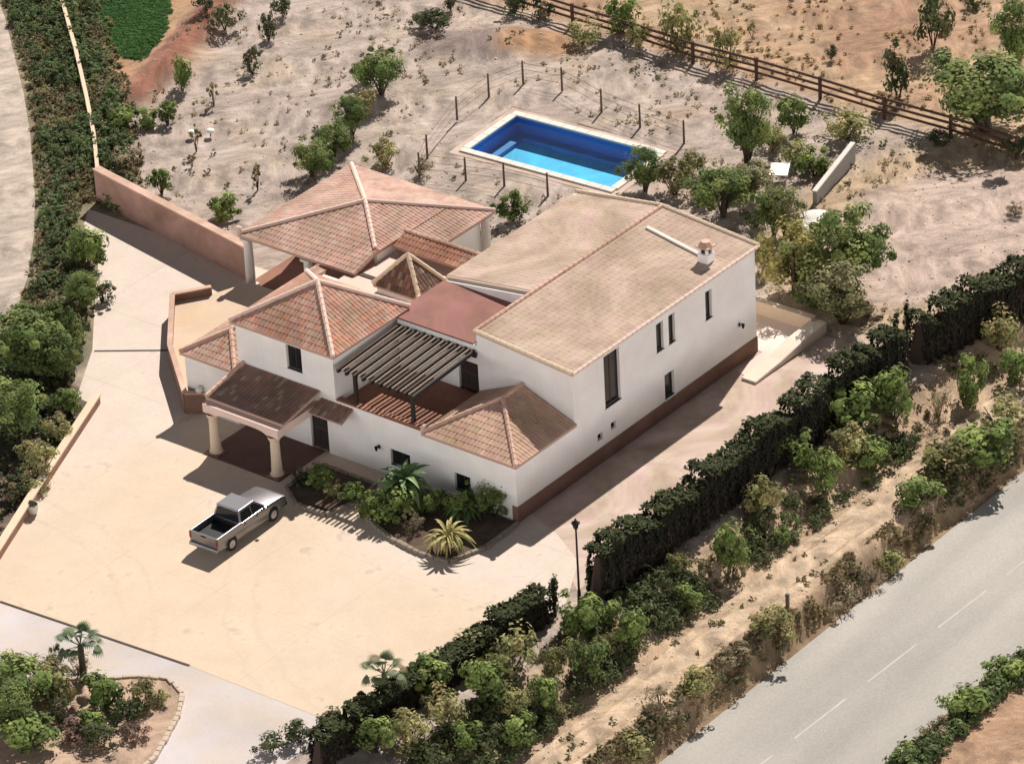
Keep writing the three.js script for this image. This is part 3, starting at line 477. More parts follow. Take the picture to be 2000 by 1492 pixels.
// ---------- plants ----------
// many small leaves in clumps through the crown's volume
function leaves({ n = 420, r = [1, 1, 1], leaf = 0.16, clumps = 14, s = 1, col = [0.06, 0.09, 0.03], vary = 0.5, alt, altp = 0.15, y = 0, spread = 0.42, up = 0.3, long = 1.7, shape = 'ball' }) {
  const q = rng(s * 7919 + 13), pos = new Float32Array(n * 12), nor = new Float32Array(n * 12), colr = new Float32Array(n * 12), idx = [];
  const C = []; for (let i = 0; i < clumps; i++) { let x, yy, z, d; do { x = q() * 2 - 1; yy = q() * 2 - 1; z = q() * 2 - 1; d = x * x + yy * yy + z * z; } while (d > 1); const k = (0.55 + 0.3 * q()) / Math.max(0.25, Math.sqrt(d)); const t = 0.6 + vary * (q() * 1.3); const out = shape !== 'column' && i % 5 === 4 ? 1.25 + 0.3 * q() : 1; C.push([x * Math.min(k, 1.05) * out, shape === 'column' ? (q() * 2 - 1) * 0.92 : yy * Math.min(k, 1) * (yy > 0 ? out : 1), z * Math.min(k, 1.05) * out, (0.45 + 0.8 * q()) * spread * (out > 1 ? 0.7 : 1), t, q() < altp]); }
  const a = V(0, 0, 0), b = V(0, 0, 0), nn = V(0, 0, 0);
  for (let i = 0; i < n; i++) {
    const c = C[Math.floor(q() * clumps)]; let dx, dy, dz, d; do { dx = q() * 2 - 1; dy = q() * 2 - 1; dz = q() * 2 - 1; d = dx * dx + dy * dy + dz * dz; } while (d > 1);
    const taper = shape === 'column' ? 0.75 : 1;
    const px = (c[0] * taper + dx * c[3]) * r[0], py = y + (c[1] + dy * c[3]) * r[1], pz = (c[2] * taper + dz * c[3]) * r[2];
    nn.set(c[0] + dx * 1.3 + (q() - 0.5) * 1.1, c[1] + dy * 1.3 + up + (q() - 0.5) * 1.1, c[2] + dz * 1.3 + (q() - 0.5) * 1.1).normalize();
    a.set(q() - 0.5, q() - 0.5, q() - 0.5).cross(nn).normalize(); b.copy(nn).cross(a);
    const L = leaf * (0.6 + 0.8 * q()), w = L / long, base = c[5] && alt ? alt : col, t = c[4] * (0.72 + 0.56 * q()), k = i * 12;
    const pts = [[-L, 0], [0, -w], [L, 0], [0, w]];
    for (let m = 0; m < 4; m++) { pos[k + m * 3] = px + a.x * pts[m][0] * 0.5 + b.x * pts[m][1] * 0.5; pos[k + m * 3 + 1] = Math.max(0.0, py + a.y * pts[m][0] * 0.5 + b.y * pts[m][1] * 0.5); pos[k + m * 3 + 2] = pz + a.z * pts[m][0] * 0.5 + b.z * pts[m][1] * 0.5; nor[k + m * 3] = nn.x; nor[k + m * 3 + 1] = nn.y; nor[k + m * 3 + 2] = nn.z; colr[k + m * 3] = base[0] * t; colr[k + m * 3 + 1] = base[1] * t; colr[k + m * 3 + 2] = base[2] * t; }
    const o = i * 4; idx.push(o, o + 1, o + 2, o, o + 2, o + 3);
  }
  const g = new THREE.BufferGeometry(); g.setAttribute('position', new THREE.BufferAttribute(pos, 3)); g.setAttribute('normal', new THREE.BufferAttribute(nor, 3)); g.setAttribute('color', new THREE.BufferAttribute(colr, 3)); g.setIndex(idx); return g;
}
function stems(n, h, s, r = 0.03) { const q = rng(s * 31 + 3), gs = []; for (let i = 0; i < n; i++) { const a = q() * 6.28, k = 0.25 + 0.4 * q(); gs.push(rod(V(0, -0.15, 0), V(Math.cos(a) * k, h * (0.7 + 0.3 * q()), Math.sin(a) * k), r, 5, r * 0.4)); } return join(gs); }
// kinds: unit plants (radius 1 around, height 2), scaled to each one's size
const KIND = {
  citrus: { name: 'garden_tree', cat: 'tree', trunk: 1, o: { n: 1054, col: [0.135, 0.19, 0.05], alt: [0.2, 0.25, 0.08], altp: 0.25, leaf: 0.187, clumps: 17, vary: 0.5 } },
  bush: { name: 'bush', cat: 'bush', o: { n: 1292, col: [0.155, 0.208, 0.059], alt: [0.254, 0.305, 0.094], altp: 0.28, leaf: 0.172, clumps: 22, vary: 0.6 } },
  olive: { name: 'olive_bush', cat: 'bush', o: { n: 1088, col: [0.298, 0.292, 0.123], alt: [0.482, 0.404, 0.186], altp: 0.25, leaf: 0.156, clumps: 19, vary: 0.5, spread: 0.46 } },
  dark: { name: 'dark_shrub', cat: 'shrub', o: { n: 782, col: [0.085, 0.106, 0.044], alt: [0.198, 0.147, 0.085], altp: 0.22, leaf: 0.172, clumps: 13, vary: 0.6, spread: 0.46 } },
  yellow: { name: 'yellow_bush', cat: 'bush', o: { n: 1054, col: [0.205, 0.2, 0.075], alt: [0.27, 0.245, 0.11], altp: 0.35, leaf: 0.156, clumps: 18, vary: 0.5 } },
  dry: { name: 'dry_bush', cat: 'bush', o: { n: 782, col: [0.24, 0.185, 0.115], alt: [0.33, 0.27, 0.175], altp: 0.35, leaf: 0.156, clumps: 15, vary: 0.55, long: 3 } },
  pink: { name: 'flowering_bush', cat: 'bush', o: { n: 782, col: [0.2, 0.13, 0.105], alt: [0.38, 0.24, 0.205], altp: 0.45, leaf: 0.156, clumps: 15, vary: 0.4 } },
  weed: { name: 'weed', cat: 'plant', o: { n: 187, col: [0.185, 0.178, 0.076], leaf: 0.250, clumps: 6, vary: 0.5, long: 3 } },
  sapling: { name: 'sapling', cat: 'sapling', trunk: 2, o: { n: 357, col: [0.232, 0.198, 0.076], alt: [0.349, 0.250, 0.102], leaf: 0.187, clumps: 9, vary: 0.5, spread: 0.36 } },
  tree: { name: 'dark_tree', cat: 'tree', trunk: 1, o: { n: 1530, col: [0.127, 0.174, 0.057], alt: [0.242, 0.269, 0.094], altp: 0.22, leaf: 0.156, clumps: 24, vary: 0.6 } },
  big: { name: 'leafy_tree', cat: 'tree', trunk: 1, o: { n: 5600, col: [0.137, 0.188, 0.059], alt: [0.226, 0.263, 0.086], altp: 0.3, leaf: 0.088, clumps: 46, vary: 0.6, spread: 0.34 } },
  bigyellow: { name: 'yellow_tree', cat: 'tree', trunk: 1, o: { n: 5000, col: [0.32, 0.285, 0.095], alt: [0.2, 0.225, 0.08], altp: 0.35, leaf: 0.088, clumps: 42, vary: 0.5, spread: 0.34 } },
  bigolive: { name: 'olive_tree', cat: 'tree', trunk: 1, o: { n: 4600, col: [0.233, 0.234, 0.111], alt: [0.322, 0.302, 0.161], altp: 0.3, leaf: 0.088, clumps: 40, vary: 0.5, spread: 0.36 } },
};
const VAR = {};
function variants(kind) {
  if (VAR[kind]) return VAR[kind];
  const K = KIND[kind], ki = Object.keys(KIND).indexOf(kind), out = [];
  for (let v = 0; v < 4; v++) {
    const yc = K.trunk === 2 ? 1.35 : K.trunk ? 1.12 : 0.9, ry = K.trunk === 2 ? 0.65 : K.trunk ? 0.84 : 0.98;
    out.push([leaves({ ...K.o, r: [0.86, ry, 0.86], y: yc, s: ki * 10 + v + 1 }), K.trunk ? join([rod(V(0, -0.2, 0), V(0.06, 1.2, 0.03), 0.09, 6, 0.05), stems(4, 1.5, ki + v, 0.04)]) : stems(7, 1.2, ki * 7 + v)]);
  }
  return VAR[kind] = out;
}
const PLANTS = [
  ['citrus', 16.42, -37.89, 1.5, 1.5, 'bright green citrus tree just behind the left half of the garden wall'],
  ['bush', 16.17, -33.15, 1.9, 1.6, 'dark green bush behind the garden wall where it meets the pavilion'],
  ['sapling', 19.69, -33.69, 1.1, 1.7, 'olive sapling on grey soil just left of the pavilion roof'],
  ['sapling', 21.48, -39.80, 1.0, 1.7, 'thin olive sapling in the middle of the gravel slope with a leaning twig'],
  ['sapling', 19.88, -38.71, .8, .9, 'small brown sapling throwing a round shadow below the thin olive sapling'],
  ['sapling', 26.32, -42.72, 1.0, 1.5, 'sparse sapling with a dark oval shadow right of the white flowers'],
  ['dark', 30.72, -43.59, 1.3, 1.7, 'dark shrub with grey twigs alone on the upper gravel slope'],
  ['bush', 26.91, -45.64, 1.3, 2.2, 'tall dark green bush at the foot of the red earth bank'],
  ['citrus', 23.19, -43.45, 1.3, 1.3, 'bright green bush with two white flower heads below it'],
  ['bush', 22.24, -44.28, 1.6, 1.2, 'dull green bush left of the bush with white flowers'],
  ['bush', 21.48, -45.53, 1.7, 1.3, 'blue green bush beside the thin white wall'],
  ['dry', 18.17, -42.17, 2.2, 1.2, 'rusty brown bush on the earth beside the thin white wall'],
  ['dark', 34.60, -45.61, 1.1, 2.2, 'slender dark cypress-like shrub at the top of the gravel slope'],
  ['dark', 37.48, -46.95, 1.2, 1.6, 'dark shrub at the upper frame edge beside the slender dark shrub'],
  ['dark', 34.14, -48.61, 1.7, 1.7, 'dark ragged shrub above the red earth bank'],
  ['dark', 34.59, -50.42, 1.5, 1.6, 'brownish dark shrub at the top end of the red earth bank'],
  ['big', 32.60, -35.37, 3.0, 2.6, 'large bright green tree highest in the row of garden trees'],
  ['big', 27.72, -33.50, 2.0, 2.2, 'bright green garden tree second below the largest of its row'],
  ['big', 25.23, -32.79, 2.1, 2.0, 'bright green garden tree in mid row above the pavilion roof'],
  ['big', 22.40, -31.98, 2.4, 2.1, 'bright green garden tree touching the pavilion roof edge'],
  ['olive', 25.91, -29.63, 1.9, 1.6, 'grey green round bush behind the pavilion peak'],
  ['dry', 25.92, -27.05, 1.4, 1.2, 'round reddish brown bush beside the pool path'],
  ['weed', 37.27, -42.36, .6, .5, 'tiny green weed uppermost on the gravel slope'],
  ['weed', 35.24, -40.83, .6, .5, 'tiny dark weed second from the top on the gravel slope'],
  ['weed', 32.04, -38.86, .6, .6, 'tiny weed with a long stalk beside the large garden tree'],
  ['weed', 24.49, -35.79, .6, .7, 'tiny thin weed low on the gravel slope'],
  ['weed', 28.54, -37.35, .5, .4, 'tiny pale weed in the middle of the gravel slope'],
  ['weed', 42.07, -43.24, 1.0, .6, 'low dark plant at the upper frame edge above the garden row'],
  ['dark', 43.60, -39.05, 1.0, 2.6, 'narrow dark cypress at the upper frame edge above the dirt mound'],
  ['dark', 40.86, -38.03, 1.9, 1.4, 'dark grey green shrub beside the dirt mound'],
  ['dark', 40.79, -39.05, 1.2, 1.0, 'low dark shrub left of the dirt mound'],
  ['dark', 45.29, -35.54, 1.9, 1.7, 'dark shrub at the upper frame edge right of the dirt mound'],
  ['dark', 45.59, -33.58, 1.6, 1.5, 'dark shrub with white flecks near the ranch fence end'],
  ['olive', 44.20, -29.56, 2.0, 1.5, 'grey olive bush on the pale bank below the ranch fence'],
  ['bush', 46.49, -28.48, 2.0, 2.5, 'leafy green tree beyond the far end of the ranch fence'],
  ['olive', 46.40, -24.32, 2.3, 3.3, 'tall grey green tree growing through the ranch fence with a dark shadow'],
  ['olive', 45.56, -26.54, 1.6, 1.8, 'faded olive bush left of the tall grey green fence tree'],
  ['olive', 46.21, -20.63, 1.9, 2.6, 'pale grey tree beside the ranch fence post'],
  ['weed', 50.15, -21.66, .9, 1.1, 'small shrub alone on the tan field behind the ranch fence'],
  ['dark', 50.12, -16.02, .7, 1.1, 'small dark upright shrub alone on the tan field behind the fence rails'],
  ['dark', 54.56, -11.95, 2.2, 3.6, 'tall dark green tree standing on the reddish field'],
  ['dark', 48.24, -10.12, 2.0, 3.4, 'dark sparse tree standing at the ranch fence beside the rails'],
  ['dark', 60.36, -12.87, 1.3, 1.1, 'dark bush at the upper right frame edge on the reddish field'],
  ['big', 47.58, -3.77, 6.8, 4.3, 'huge spreading green tree at the right frame edge'],
  ['big', 54.81, -6.38, 3.0, 4.0, 'tall green tree behind the huge spreading tree at the frame edge'],
  ['dark', 44.31, -4.80, 1.5, 1.0, 'low dark bush under the end of the ranch fence'],
  ['dark', 45.62, -0.51, 1.6, 1.3, 'dark bush below the huge spreading tree at the frame edge'],
  ['dry', 39.96, 3.02, 1.4, .8, 'low brown bush by the frame edge on the bare pinkish lot'],
  ['big', 37.03, -12.69, 3.4, 4.3, 'tall dark tree right of the pool with a black heart'],
  ['bush', 41.47, -12.64, 1.9, 2.3, 'upright green bush right of the tall dark pool tree'],
  ['olive', 42.38, -9.72, 2.8, 1.8, 'grey green spreading shrub above the white sloping wall'],
  ['olive', 38.43, -10.18, 2.2, 1.5, 'mixed scrubby bush beside the white garden table'],
  ['bush', 37.86, -8.75, 2.1, 1.6, 'scrubby green bush between the garden table and the sloping wall'],
  ['big', 31.19, -10.13, 3.4, 2.6, 'bright green leafy shrub behind the far corner of the long roof'],
  ['bigolive', 33.52, -9.89, 2.6, 2.4, 'olive green shrub between tall dark tree and long roof'],
  ['bigolive', 31.06, -5.94, 2.3, 2.9, 'grey blue tree behind the white stone slabs'],
  ['big', 30.70, -6.46, 2.2, 2.8, 'dark narrow tree near the far roof corner'],
  ['big', 31.30, -15.47, 2.4, 2.3, 'bright green shrub hanging over the near corner of the pool'],
  ['yellow', 31.98, -13.95, 2.2, 2.2, 'yellow green shrub right of the pool'],
  ['yellow', 34.41, -14.66, 1.6, 1.4, 'dry yellowish bush on the pale ground right of the pool'],
  ['citrus', 24.63, -19.52, 1.9, 1.6, 'bright green bush between the pavilion and the long roof'],
  ['bush', 21.24, -19.01, 1.2, 1.2, 'small green bush in the gap beside the low tiled roof'],
  ['bigyellow', 26.12, -1.73, 4.4, 3.9, 'yellow green spreading tree at the far corner of the house'],
  ['big', 28.06, 0.26, 4.4, 4.6, 'large deep green tree beyond the far corner of the house'],
  ['bigolive', 25.05, 1.96, 3.8, 3.0, 'grey green drooping shrub in front of the large deep green tree'],
  ['bush', 25.84, -0.17, 2.6, 1.9, 'mid green bush over the cream retaining wall'],
  ['olive', 27.10, -4.63, 1.2, 2.2, 'narrow grey shrub hugging the far corner of the long house'],
  ['bush', 7.85, -35.66, 2.4, 2.4, 'bushy dark palm-like shrub on the driveway edge near the garden wall'],
  ['big', 4.22, -32.53, 2.2, 2.1, 'round dark green bush on the driveway edge opposite the raised terrace'],
  ['dark', 5.39, -32.13, 1.4, 1.2, 'brownish shrub spilling over the driveway edge'],
  ['citrus', 1.76, -32.85, 1.8, 1.6, 'light green bush on the verge beside the pale side road'],
  ['big', -2.75, -30.24, 4.2, 3.6, 'big dense green tree leftmost beside the pale side road'],
  ['big', -2.14, -28.66, 3.0, 2.6, 'dense green tree second from the side road in the left bed'],
  ['big', -7.76, -26.27, 3.6, 3.2, 'large dark tree at the left frame edge behind the cream kerb wall'],
  ['tree', 0.41, -29.60, 1.2, 2.6, 'thin trunked tree beside the driveway at the bend'],
  ['olive', -9.83, -22.78, 2.2, 2.0, 'grey green shrub in the middle of the left bed'],
  ['citrus', -4.41, -25.70, 1.7, 1.4, 'light green plant in the tip of the left bed'],
  ['olive', -6.71, -24.46, 1.5, 1.4, 'pale feathery plant along the cream kerb wall'],
  ['dark', -12.06, -22.28, 1.6, 1.3, 'dark low shrub at the lower end of the left bed'],
  ['olive', -11.23, -21.68, 1.2, .9, 'low grey plant beside a white pot in the left bed'],
  ['bush', -25.39, -9.39, 3.2, 2.4, 'large grey green bush in the palm bed at the left frame edge'],
  ['olive', -24.61, -8.05, 2.2, 2.0, 'pale grey bush left of the fan palm trunk'],
  ['citrus', -23.44, -5.93, 2.2, 1.7, 'green leafy bush at the foot of the fan palm'],
  ['yellow', -22.56, -4.35, 1.7, 1.6, 'yellow green bush at the curved end of the palm bed'],
  ['dry', -22.07, -8.95, 1.7, 1.1, 'yellow brown bush between pale sticks and fan palm'],
  ['dark', -23.67, -4.46, 1.6, 1.3, 'dark grey shrub right of the fan palm foot'],
  ['pink', -26.11, -5.24, 1.8, 1.2, 'pink brown flowering bush at the lower frame edge in the palm bed'],
  ['pink', -24.54, -3.05, 1.4, .9, 'small pinkish bush with dark centre near the palm bed kerb'],
  ['dark', -25.85, -4.06, 1.7, 1.2, 'purple dark bush at the lower frame edge below the fan palm'],
  ['bush', -27.63, -6.67, 3.0, 1.6, 'dark green bush in the lower left corner of the frame'],
  ['dark', -25.57, -6.70, 1.2, 1.3, 'dark shrub left of the pink brown flowering bush'],
  ['bush', -24.33, -11.24, 1.8, 1.5, 'green bush at the left frame edge under the small palm'],
  ['dark', -21.99, -10.34, .9, 1.2, 'spiky dark shrub in front of the grey paving'],
  ['dark', -20.48, 3.31, 1.5, 1.2, 'dark leaved rose bush at the lower frame edge by the white paving'],
  ['dark', -21.87, 2.81, 1.3, 1.0, 'thin dark rose bush nearest the white paving at the lower frame edge'],
  ['dark', -19.30, 4.29, 1.6, 1.4, 'dark shrub at the lower end of the front hedge'],
  ['bush', -19.05, 6.65, 2.0, 1.8, 'dark green bush at the lower frame edge below the front hedge'],
  ['olive', -17.84, 7.61, 2.2, 1.7, 'pale grey green bush at the lower frame edge on the slope'],
  ['olive', -15.90, 8.13, 2.0, 2.2, 'grey green bush fourth from the lower end of the slope'],
  ['bush', -16.30, 9.46, 1.8, 1.4, 'light green bush at the lower frame edge beside the track'],
  ['bush', -13.10, 8.43, 2.4, 2.4, 'leafy bush beneath the middle of the front hedge'],
  ['olive', -10.53, 7.78, 2.6, 2.3, 'spreading grey green bush just under the front hedge'],
  ['bush', -13.92, 10.96, 2.0, 1.9, 'deep green bush at the lower frame edge right on the track'],
  ['yellow', -9.22, 9.15, 1.7, 1.4, 'yellowish bush on the slope above the track'],
  ['tree', -8.36, 10.56, 1.9, 2.2, 'round dark green bush on the track edge'],
  ['bush', -11.39, 10.20, 1.8, 1.9, 'green bush left of the round dark track bush'],
  ['bush', -6.14, 8.45, 2.4, 2.2, 'broad green bush below the lamp post'],
  ['yellow', -6.23, 10.02, 1.3, 1.2, 'lime green bush right of the broad bush below the lamp post'],
  ['bush', -4.91, 10.51, 1.7, 2.3, 'tall green bush on the track edge right of the lamp post'],
  ['bush', -0.60, 10.63, 1.5, 1.4, 'lone green bush on the sandy slope under the hedge'],
  ['yellow', 0.66, 8.99, 1.2, 1.0, 'yellow green weed at the foot of the tall hedge'],
  ['bush', 3.19, 10.44, 2.0, 2.7, 'tall rounded bush alone on the sandy slope'],
  ['bush', 6.70, 10.92, 1.1, 1.0, 'small round green bush near the tall rounded bush'],
  ['olive', 7.72, 9.21, 2.0, 2.1, 'grey shrub tucked under the tall hedge'],
  ['bush', 11.44, 10.12, 1.9, 2.4, 'green bush standing on the sandy slope above the track'],
  ['olive', 14.16, 9.76, 2.5, 2.2, 'olive bush leaning on the tall hedge'],
  ['bush', 16.41, 8.36, 3.0, 2.6, 'large green bush in front of the tall hedge'],
  ['bush', 18.78, 9.39, 2.6, 2.9, 'large grey green bush beside pale dry reeds'],
  ['dry', 20.98, 10.61, 1.3, 2.3, 'clump of pale dry reeds on the slope'],
  ['bush', 22.98, 11.12, 1.9, 3.0, 'tall dark green bush with a black shadow right of the dry reeds'],
  ['olive', 27.82, 9.83, 2.2, 2.4, 'grey green bush at the right frame edge under the hedge'],
  ['bush', 26.09, 12.04, 2.0, 2.0, 'dark bush at the right frame edge above the spreading thicket'],
  ['yellow', 16.43, 13.97, 3.4, 1.8, 'yellow green spreading thicket above the road bank'],
  ['bush', 18.86, 14.78, 3.8, 2.2, 'wide green thicket above the road bank at the right'],
  ['bush', 13.43, 14.34, 2.4, 1.4, 'green end of the thicket nearest the track'],
  ['olive', 21.59, 13.96, 3.0, 2.0, 'grey green top of the thicket at the right frame edge'],
  ['olive', 9.41, 15.42, 1.7, .9, 'low grey bush on the road bank'],
  ['dry', 7.67, 15.40, 1.8, 1.0, 'dry brown bush on the road bank edge'],
  ['olive', 0.31, 14.86, 2.4, 1.4, 'grey green bush on the crest of the road bank'],
  ['dry', -2.62, 14.89, 2.2, 1.1, 'dry bush on the crest of the road bank left of the grey green one'],
  ['olive', -5.59, 14.84, 1.9, 1.2, 'dull green bush at the middle of the road bank'],
  ['dry', -8.03, 14.43, 2.2, 1.1, 'tan dry bush on the road bank over the shadow'],
  ['olive', -11.12, 15.12, 2.0, 1.2, 'green brown bush at the lower frame edge on the road bank'],
  ['dry', 5.20, 15.29, 2.2, 1.1, 'low brown bush on the upper road bank'],
  ['bush', -4.00, 25.27, 1.8, .9, 'green bush at the lower frame edge across the road'],
  ['bush', 0.33, 25.87, 2.4, 1.4, 'largest green bush across the road'],
  ['bush', 3.78, 25.73, 2.4, 1.2, 'dark green bush across the road at the right frame edge'],
  ['dry', -2.04, 25.63, 1.8, 1.1, 'brown bush between the two green bushes across the road'],
  ['bush', -2.75, -10.34, 1.6, 1.2, 'dark leafy bush in the shaded bed beside the entrance'],
  ['dark', -3.15, -11.17, 1.2, 1.0, 'reddish dark shrub in the shaded bed beside the porch pillar'],
  ['olive', -3.12, -9.21, .9, .9, 'pale little plant at the front of the shaded entrance bed'],
  ['bush', -1.62, -4.25, 1.6, 1.5, 'dark bush between the leafy bush and the window of the annex'],
  ['bush', -0.17, -1.40, 2.0, 1.8, 'green bush at the near corner of the annex'],
  ['bush', -3.38, -5.41, 2.0, 1.9, 'dark green bush at the driveway end of the house bed'],
  ['dry', -3.49, -3.86, 1.2, 1.2, 'brown bush at the front of the house bed'],
  ['big', -26.94, -8.59, 3.0, 2.4, 'dense green bush at the left frame edge in the palm bed'],
  ['olive', -23.48, -9.59, 1.8, 1.5, 'pale olive bush between spiky plants and the large grey green bush'],
  ['bush', -25.24, -5.25, 1.5, 1.1, 'low green bush between the two pinkish bushes of the palm bed'],
  ['olive', -21.83, -4.06, 1.1, .9, 'small grey bush nearest the bend of the palm bed kerb'],
  ['bush', -3.49, -6.61, 1.5, 1.3, 'rounded bush at the driveway tip of the house bed'],
  ['bush', -1.09, -2.58, 1.6, 1.4, 'dense green bush behind the yellow palm'],
  ['bush', -4.73, 8.90, 1.4, 1.3, 'small green bush right under the lamp post'],
  ['olive', -10.95, 6.00, 2.0, 1.8, 'olive bush against the lower hedge'],
  ['bush', -14.09, 5.78, 2.2, 2.0, 'mid green bush against the lower end of the front hedge'],
  ['yellow', -11.59, 11.10, 1.3, 1.0, 'pale yellow green weed patch beside the track'],
  ['bush', 11.68, 8.42, 2.2, 2.0, 'green bush filling the gap under the tall hedge'],
  ['bush', 14.90, 10.50, 2.0, 1.7, 'green bush at the upper edge of the sandy slope'],
  ['olive', -12.77, 9.51, 1.8, 1.5, 'grey green bush in the middle of the lower slope'],
  ['citrus', 26.10, -32.77, 1.4, 1.5, 'small bright green tree wedged between the second and third of its row'],
  ['citrus', 23.58, -32.15, 1.5, 1.4, 'small bright green tree low in the row above the pavilion roof'],
  ['olive', 29.99, -34.47, 1.6, 1.7, 'paler green tree between the largest and the second of the garden row'],
  ['bush', 33.21, -37.02, 1.5, 1.6, 'green bush leaning on the left side of the largest garden tree'],
  ['pink', 34.76, -18.90, .9, 1.7, 'slim pinkish shrub standing at the far edge of the pool'],
  ['bush', -2.48, -5.17, 1.7, 1.4, 'dense bush in the middle of the house bed below the broad leaved plant'],
  ['bush', 0.34, -2.91, 1.4, 1.3, 'dark green bush under the right annex window'],
  ['bush', -2.84, -8.12, 1.3, 1.0, 'low bush between the two house beds'],
  ['olive', 39.14, -12.46, 1.7, 1.6, 'grey bush between the tall dark pool tree and the garden table'],
  ['bush', 32.58, -12.13, 2.0, 1.7, 'green bush behind the ridge end of the long roof'],
  ['dark', 31.27, -7.93, 1.6, 1.4, 'dark shrub in the shade behind the far roof corner'],
];
{
  const q = rng(42), nth = {};
  for (const [kind, x, z, w, h, label] of PLANTS) {
    const K = KIND[kind]; nth[kind] = (nth[kind] ?? -1) + 1; const [lg, sg] = variants(kind)[nth[kind] % 4];
    const t = thing(K.name, label, K.cat, [x, height(x, z), z], q() * 6.28);
    const big = ['weed', 'sapling'].includes(kind) ? 1 : z > 8 ? 1.18 : 1.25; const sc = V(w / 2 * big, h / 2 * (1 + (big - 1) * 0.5), w / 2 * big);
    const c = new THREE.Mesh(lg, M.leaf); c.name = K.trunk ? 'crown' : 'foliage'; c.scale.copy(sc); c.castShadow = c.receiveShadow = true; t.add(c);
    const s = new THREE.Mesh(sg, kind === 'dry' ? M.twig : M.bark); s.name = K.trunk ? 'trunk' : 'stems'; s.scale.copy(sc); s.castShadow = s.receiveShadow = true; t.add(s);
  }
}
// fan palms: trunk, and every frond a part
function frondGeo(L, w, droop, seg = 9, blades = 13) {
  const P = []; // stalk then a fan of blades
  const base = V(0, 0, 0), tip = V(L * 0.5, L * 0.32, 0); const g = [rod(base, tip, 0.025, 4, 0.015)];
  for (let i = 0; i < blades; i++) { const a = lerp(-1.25, 1.25, i / (blades - 1)), l = L * 0.55 * (1 - 0.25 * Math.abs(a) / 1.25), e = V(tip.x + Math.cos(a) * l * 0.9, tip.y + l * (0.25 - droop * 0.9), Math.sin(a) * l * w), s = V(-Math.sin(a) * 0.055, 0.0, Math.cos(a) * 0.055), m = tip.clone().lerp(e, 0.5); m.y += l * 0.16; P.push(tip, m.clone().add(s), m.clone().sub(s), m.clone().add(s), e, m.clone().sub(s)); }
  g.push(tris(P)); return join(g);
}
function strapGeo(L, w, bend) { // one arching strap leaf along +x
  const P = [], n = 6; let pr = null; for (let i = 0; i <= n; i++) { const t = i / n, x = L * t * (1 - 0.25 * bend * t), y = L * (0.75 * t - bend * t * t), hw = w * Math.sin(Math.PI * (0.12 + 0.88 * t)) * 0.5 + 0.004; const a = V(x, y - 0.0, -hw), b = V(x, y, hw), c = V(x, y - hw * 0.35, 0); if (pr) { P.push(pr[0], a, pr[2], pr[2], a, c, pr[2], c, pr[1], pr[1], c, b); } pr = [a, b, c]; } return tris(P);
}
const leafMats = { palm: std([0.065, 0.10, 0.035], 0.7), palm2: std([0.10, 0.125, 0.05], 0.7), dead: std([0.20, 0.14, 0.075], 0.9), yellow: std([0.36, 0.30, 0.10], 0.7), yellow2: std([0.24, 0.23, 0.06], 0.7), banana: std([0.075, 0.155, 0.035], 0.6), banana2: std([0.14, 0.22, 0.07], 0.6) };
function palm(x, z, h, L, label, s, o = {}) {
  const t = thing('fan_palm', label, 'palm', [x, height(x, z), z]), q = rng(s);
  mesh('trunk', join([...Array(7)].map((_, i) => cyl(0.15 - 0.004 * i, 0.19 - 0.004 * i, h / 7 + 0.05, 0, h * (i + 0.5) / 7, 0, 9))), o.trunk ?? M.bark, t);
  const gs = [0.1, 0.45, 0.8].map(d => frondGeo(L, 0.95, d)); const n = o.n ?? 20;
  for (let i = 0; i < n; i++) { const f = mesh('frond', gs[i % 3].clone(), i % 6 === 5 ? (o.dead ?? leafMats.palm2) : (o.m ?? leafMats.palm), t); f.position.y = h; f.rotation.set(0, i * 2.4 + q() * 0.4, lerp(-0.75, 0.9, (i + q()) / n), 'YXZ'); }
}
function strapPlant(name, label, cat, x, z, n, L, w, mats, s, y0 = 0.05) {
  const t = thing(name, label, cat, [x, height(x, z) + 0.02, z]), q = rng(s), gs = [0.75, 1.05, 1.35].map(b => strapGeo(1, w / L, b));
  mesh('stem', cyl(0.06, 0.1, 0.5 + y0, 0, 0.2 + y0 / 2, 0, 7), M.bark, t);
  for (let i = 0; i < n; i++) { const f = new THREE.Mesh(gs[i % 3], mats[i % mats.length]); f.name = 'leaf'; f.castShadow = f.receiveShadow = true; f.position.y = y0 + 0.3; const k = L * (0.7 + 0.5 * q()); f.scale.set(k, k, k); f.rotation.set(0, i * 2.4 + q() * 0.5, lerp(-0.25, 0.8, q()), 'YXZ'); t.add(f); }
}
palm(-22.4, -8.2, 2.1, 1.25, 'fan palm with a dark trunk in the bed by the curved kerb', 3, { n: 16 });
palm(-25.6, -12.6, 1.7, 1.5, 'small fan palm cut by the left frame edge', 9, { n: 18 });
palm(-16.6, 5.3, 2.3, 1.2, 'spiky fan palm growing out of the front hedge', 21, { n: 15, m: leafMats.palm2, dead: leafMats.dead });
strapPlant('yellow_palm', 'bright yellow strap leaved palm at the corner of the house bed', 'palm', -4.0, -1.1, 74, 1.5, 0.15, [leafMats.yellow, leafMats.yellow, leafMats.yellow2], 5, 0.45);
strapPlant('banana_plant', 'tall broad leaved green plant under the kitchen side window of the front wall', 'plant', -1.9, -5.6, 52, 1.8, 0.34, [leafMats.banana, leafMats.banana2, leafMats.banana], 6, 0.9);
strapPlant('broad_leaved_plant', 'low broad leaved green plant in front of the annex window', 'plant', -1.3, -2.4, 36, 1.2, 0.22, [leafMats.palm, leafMats.banana], 8, 0.25);
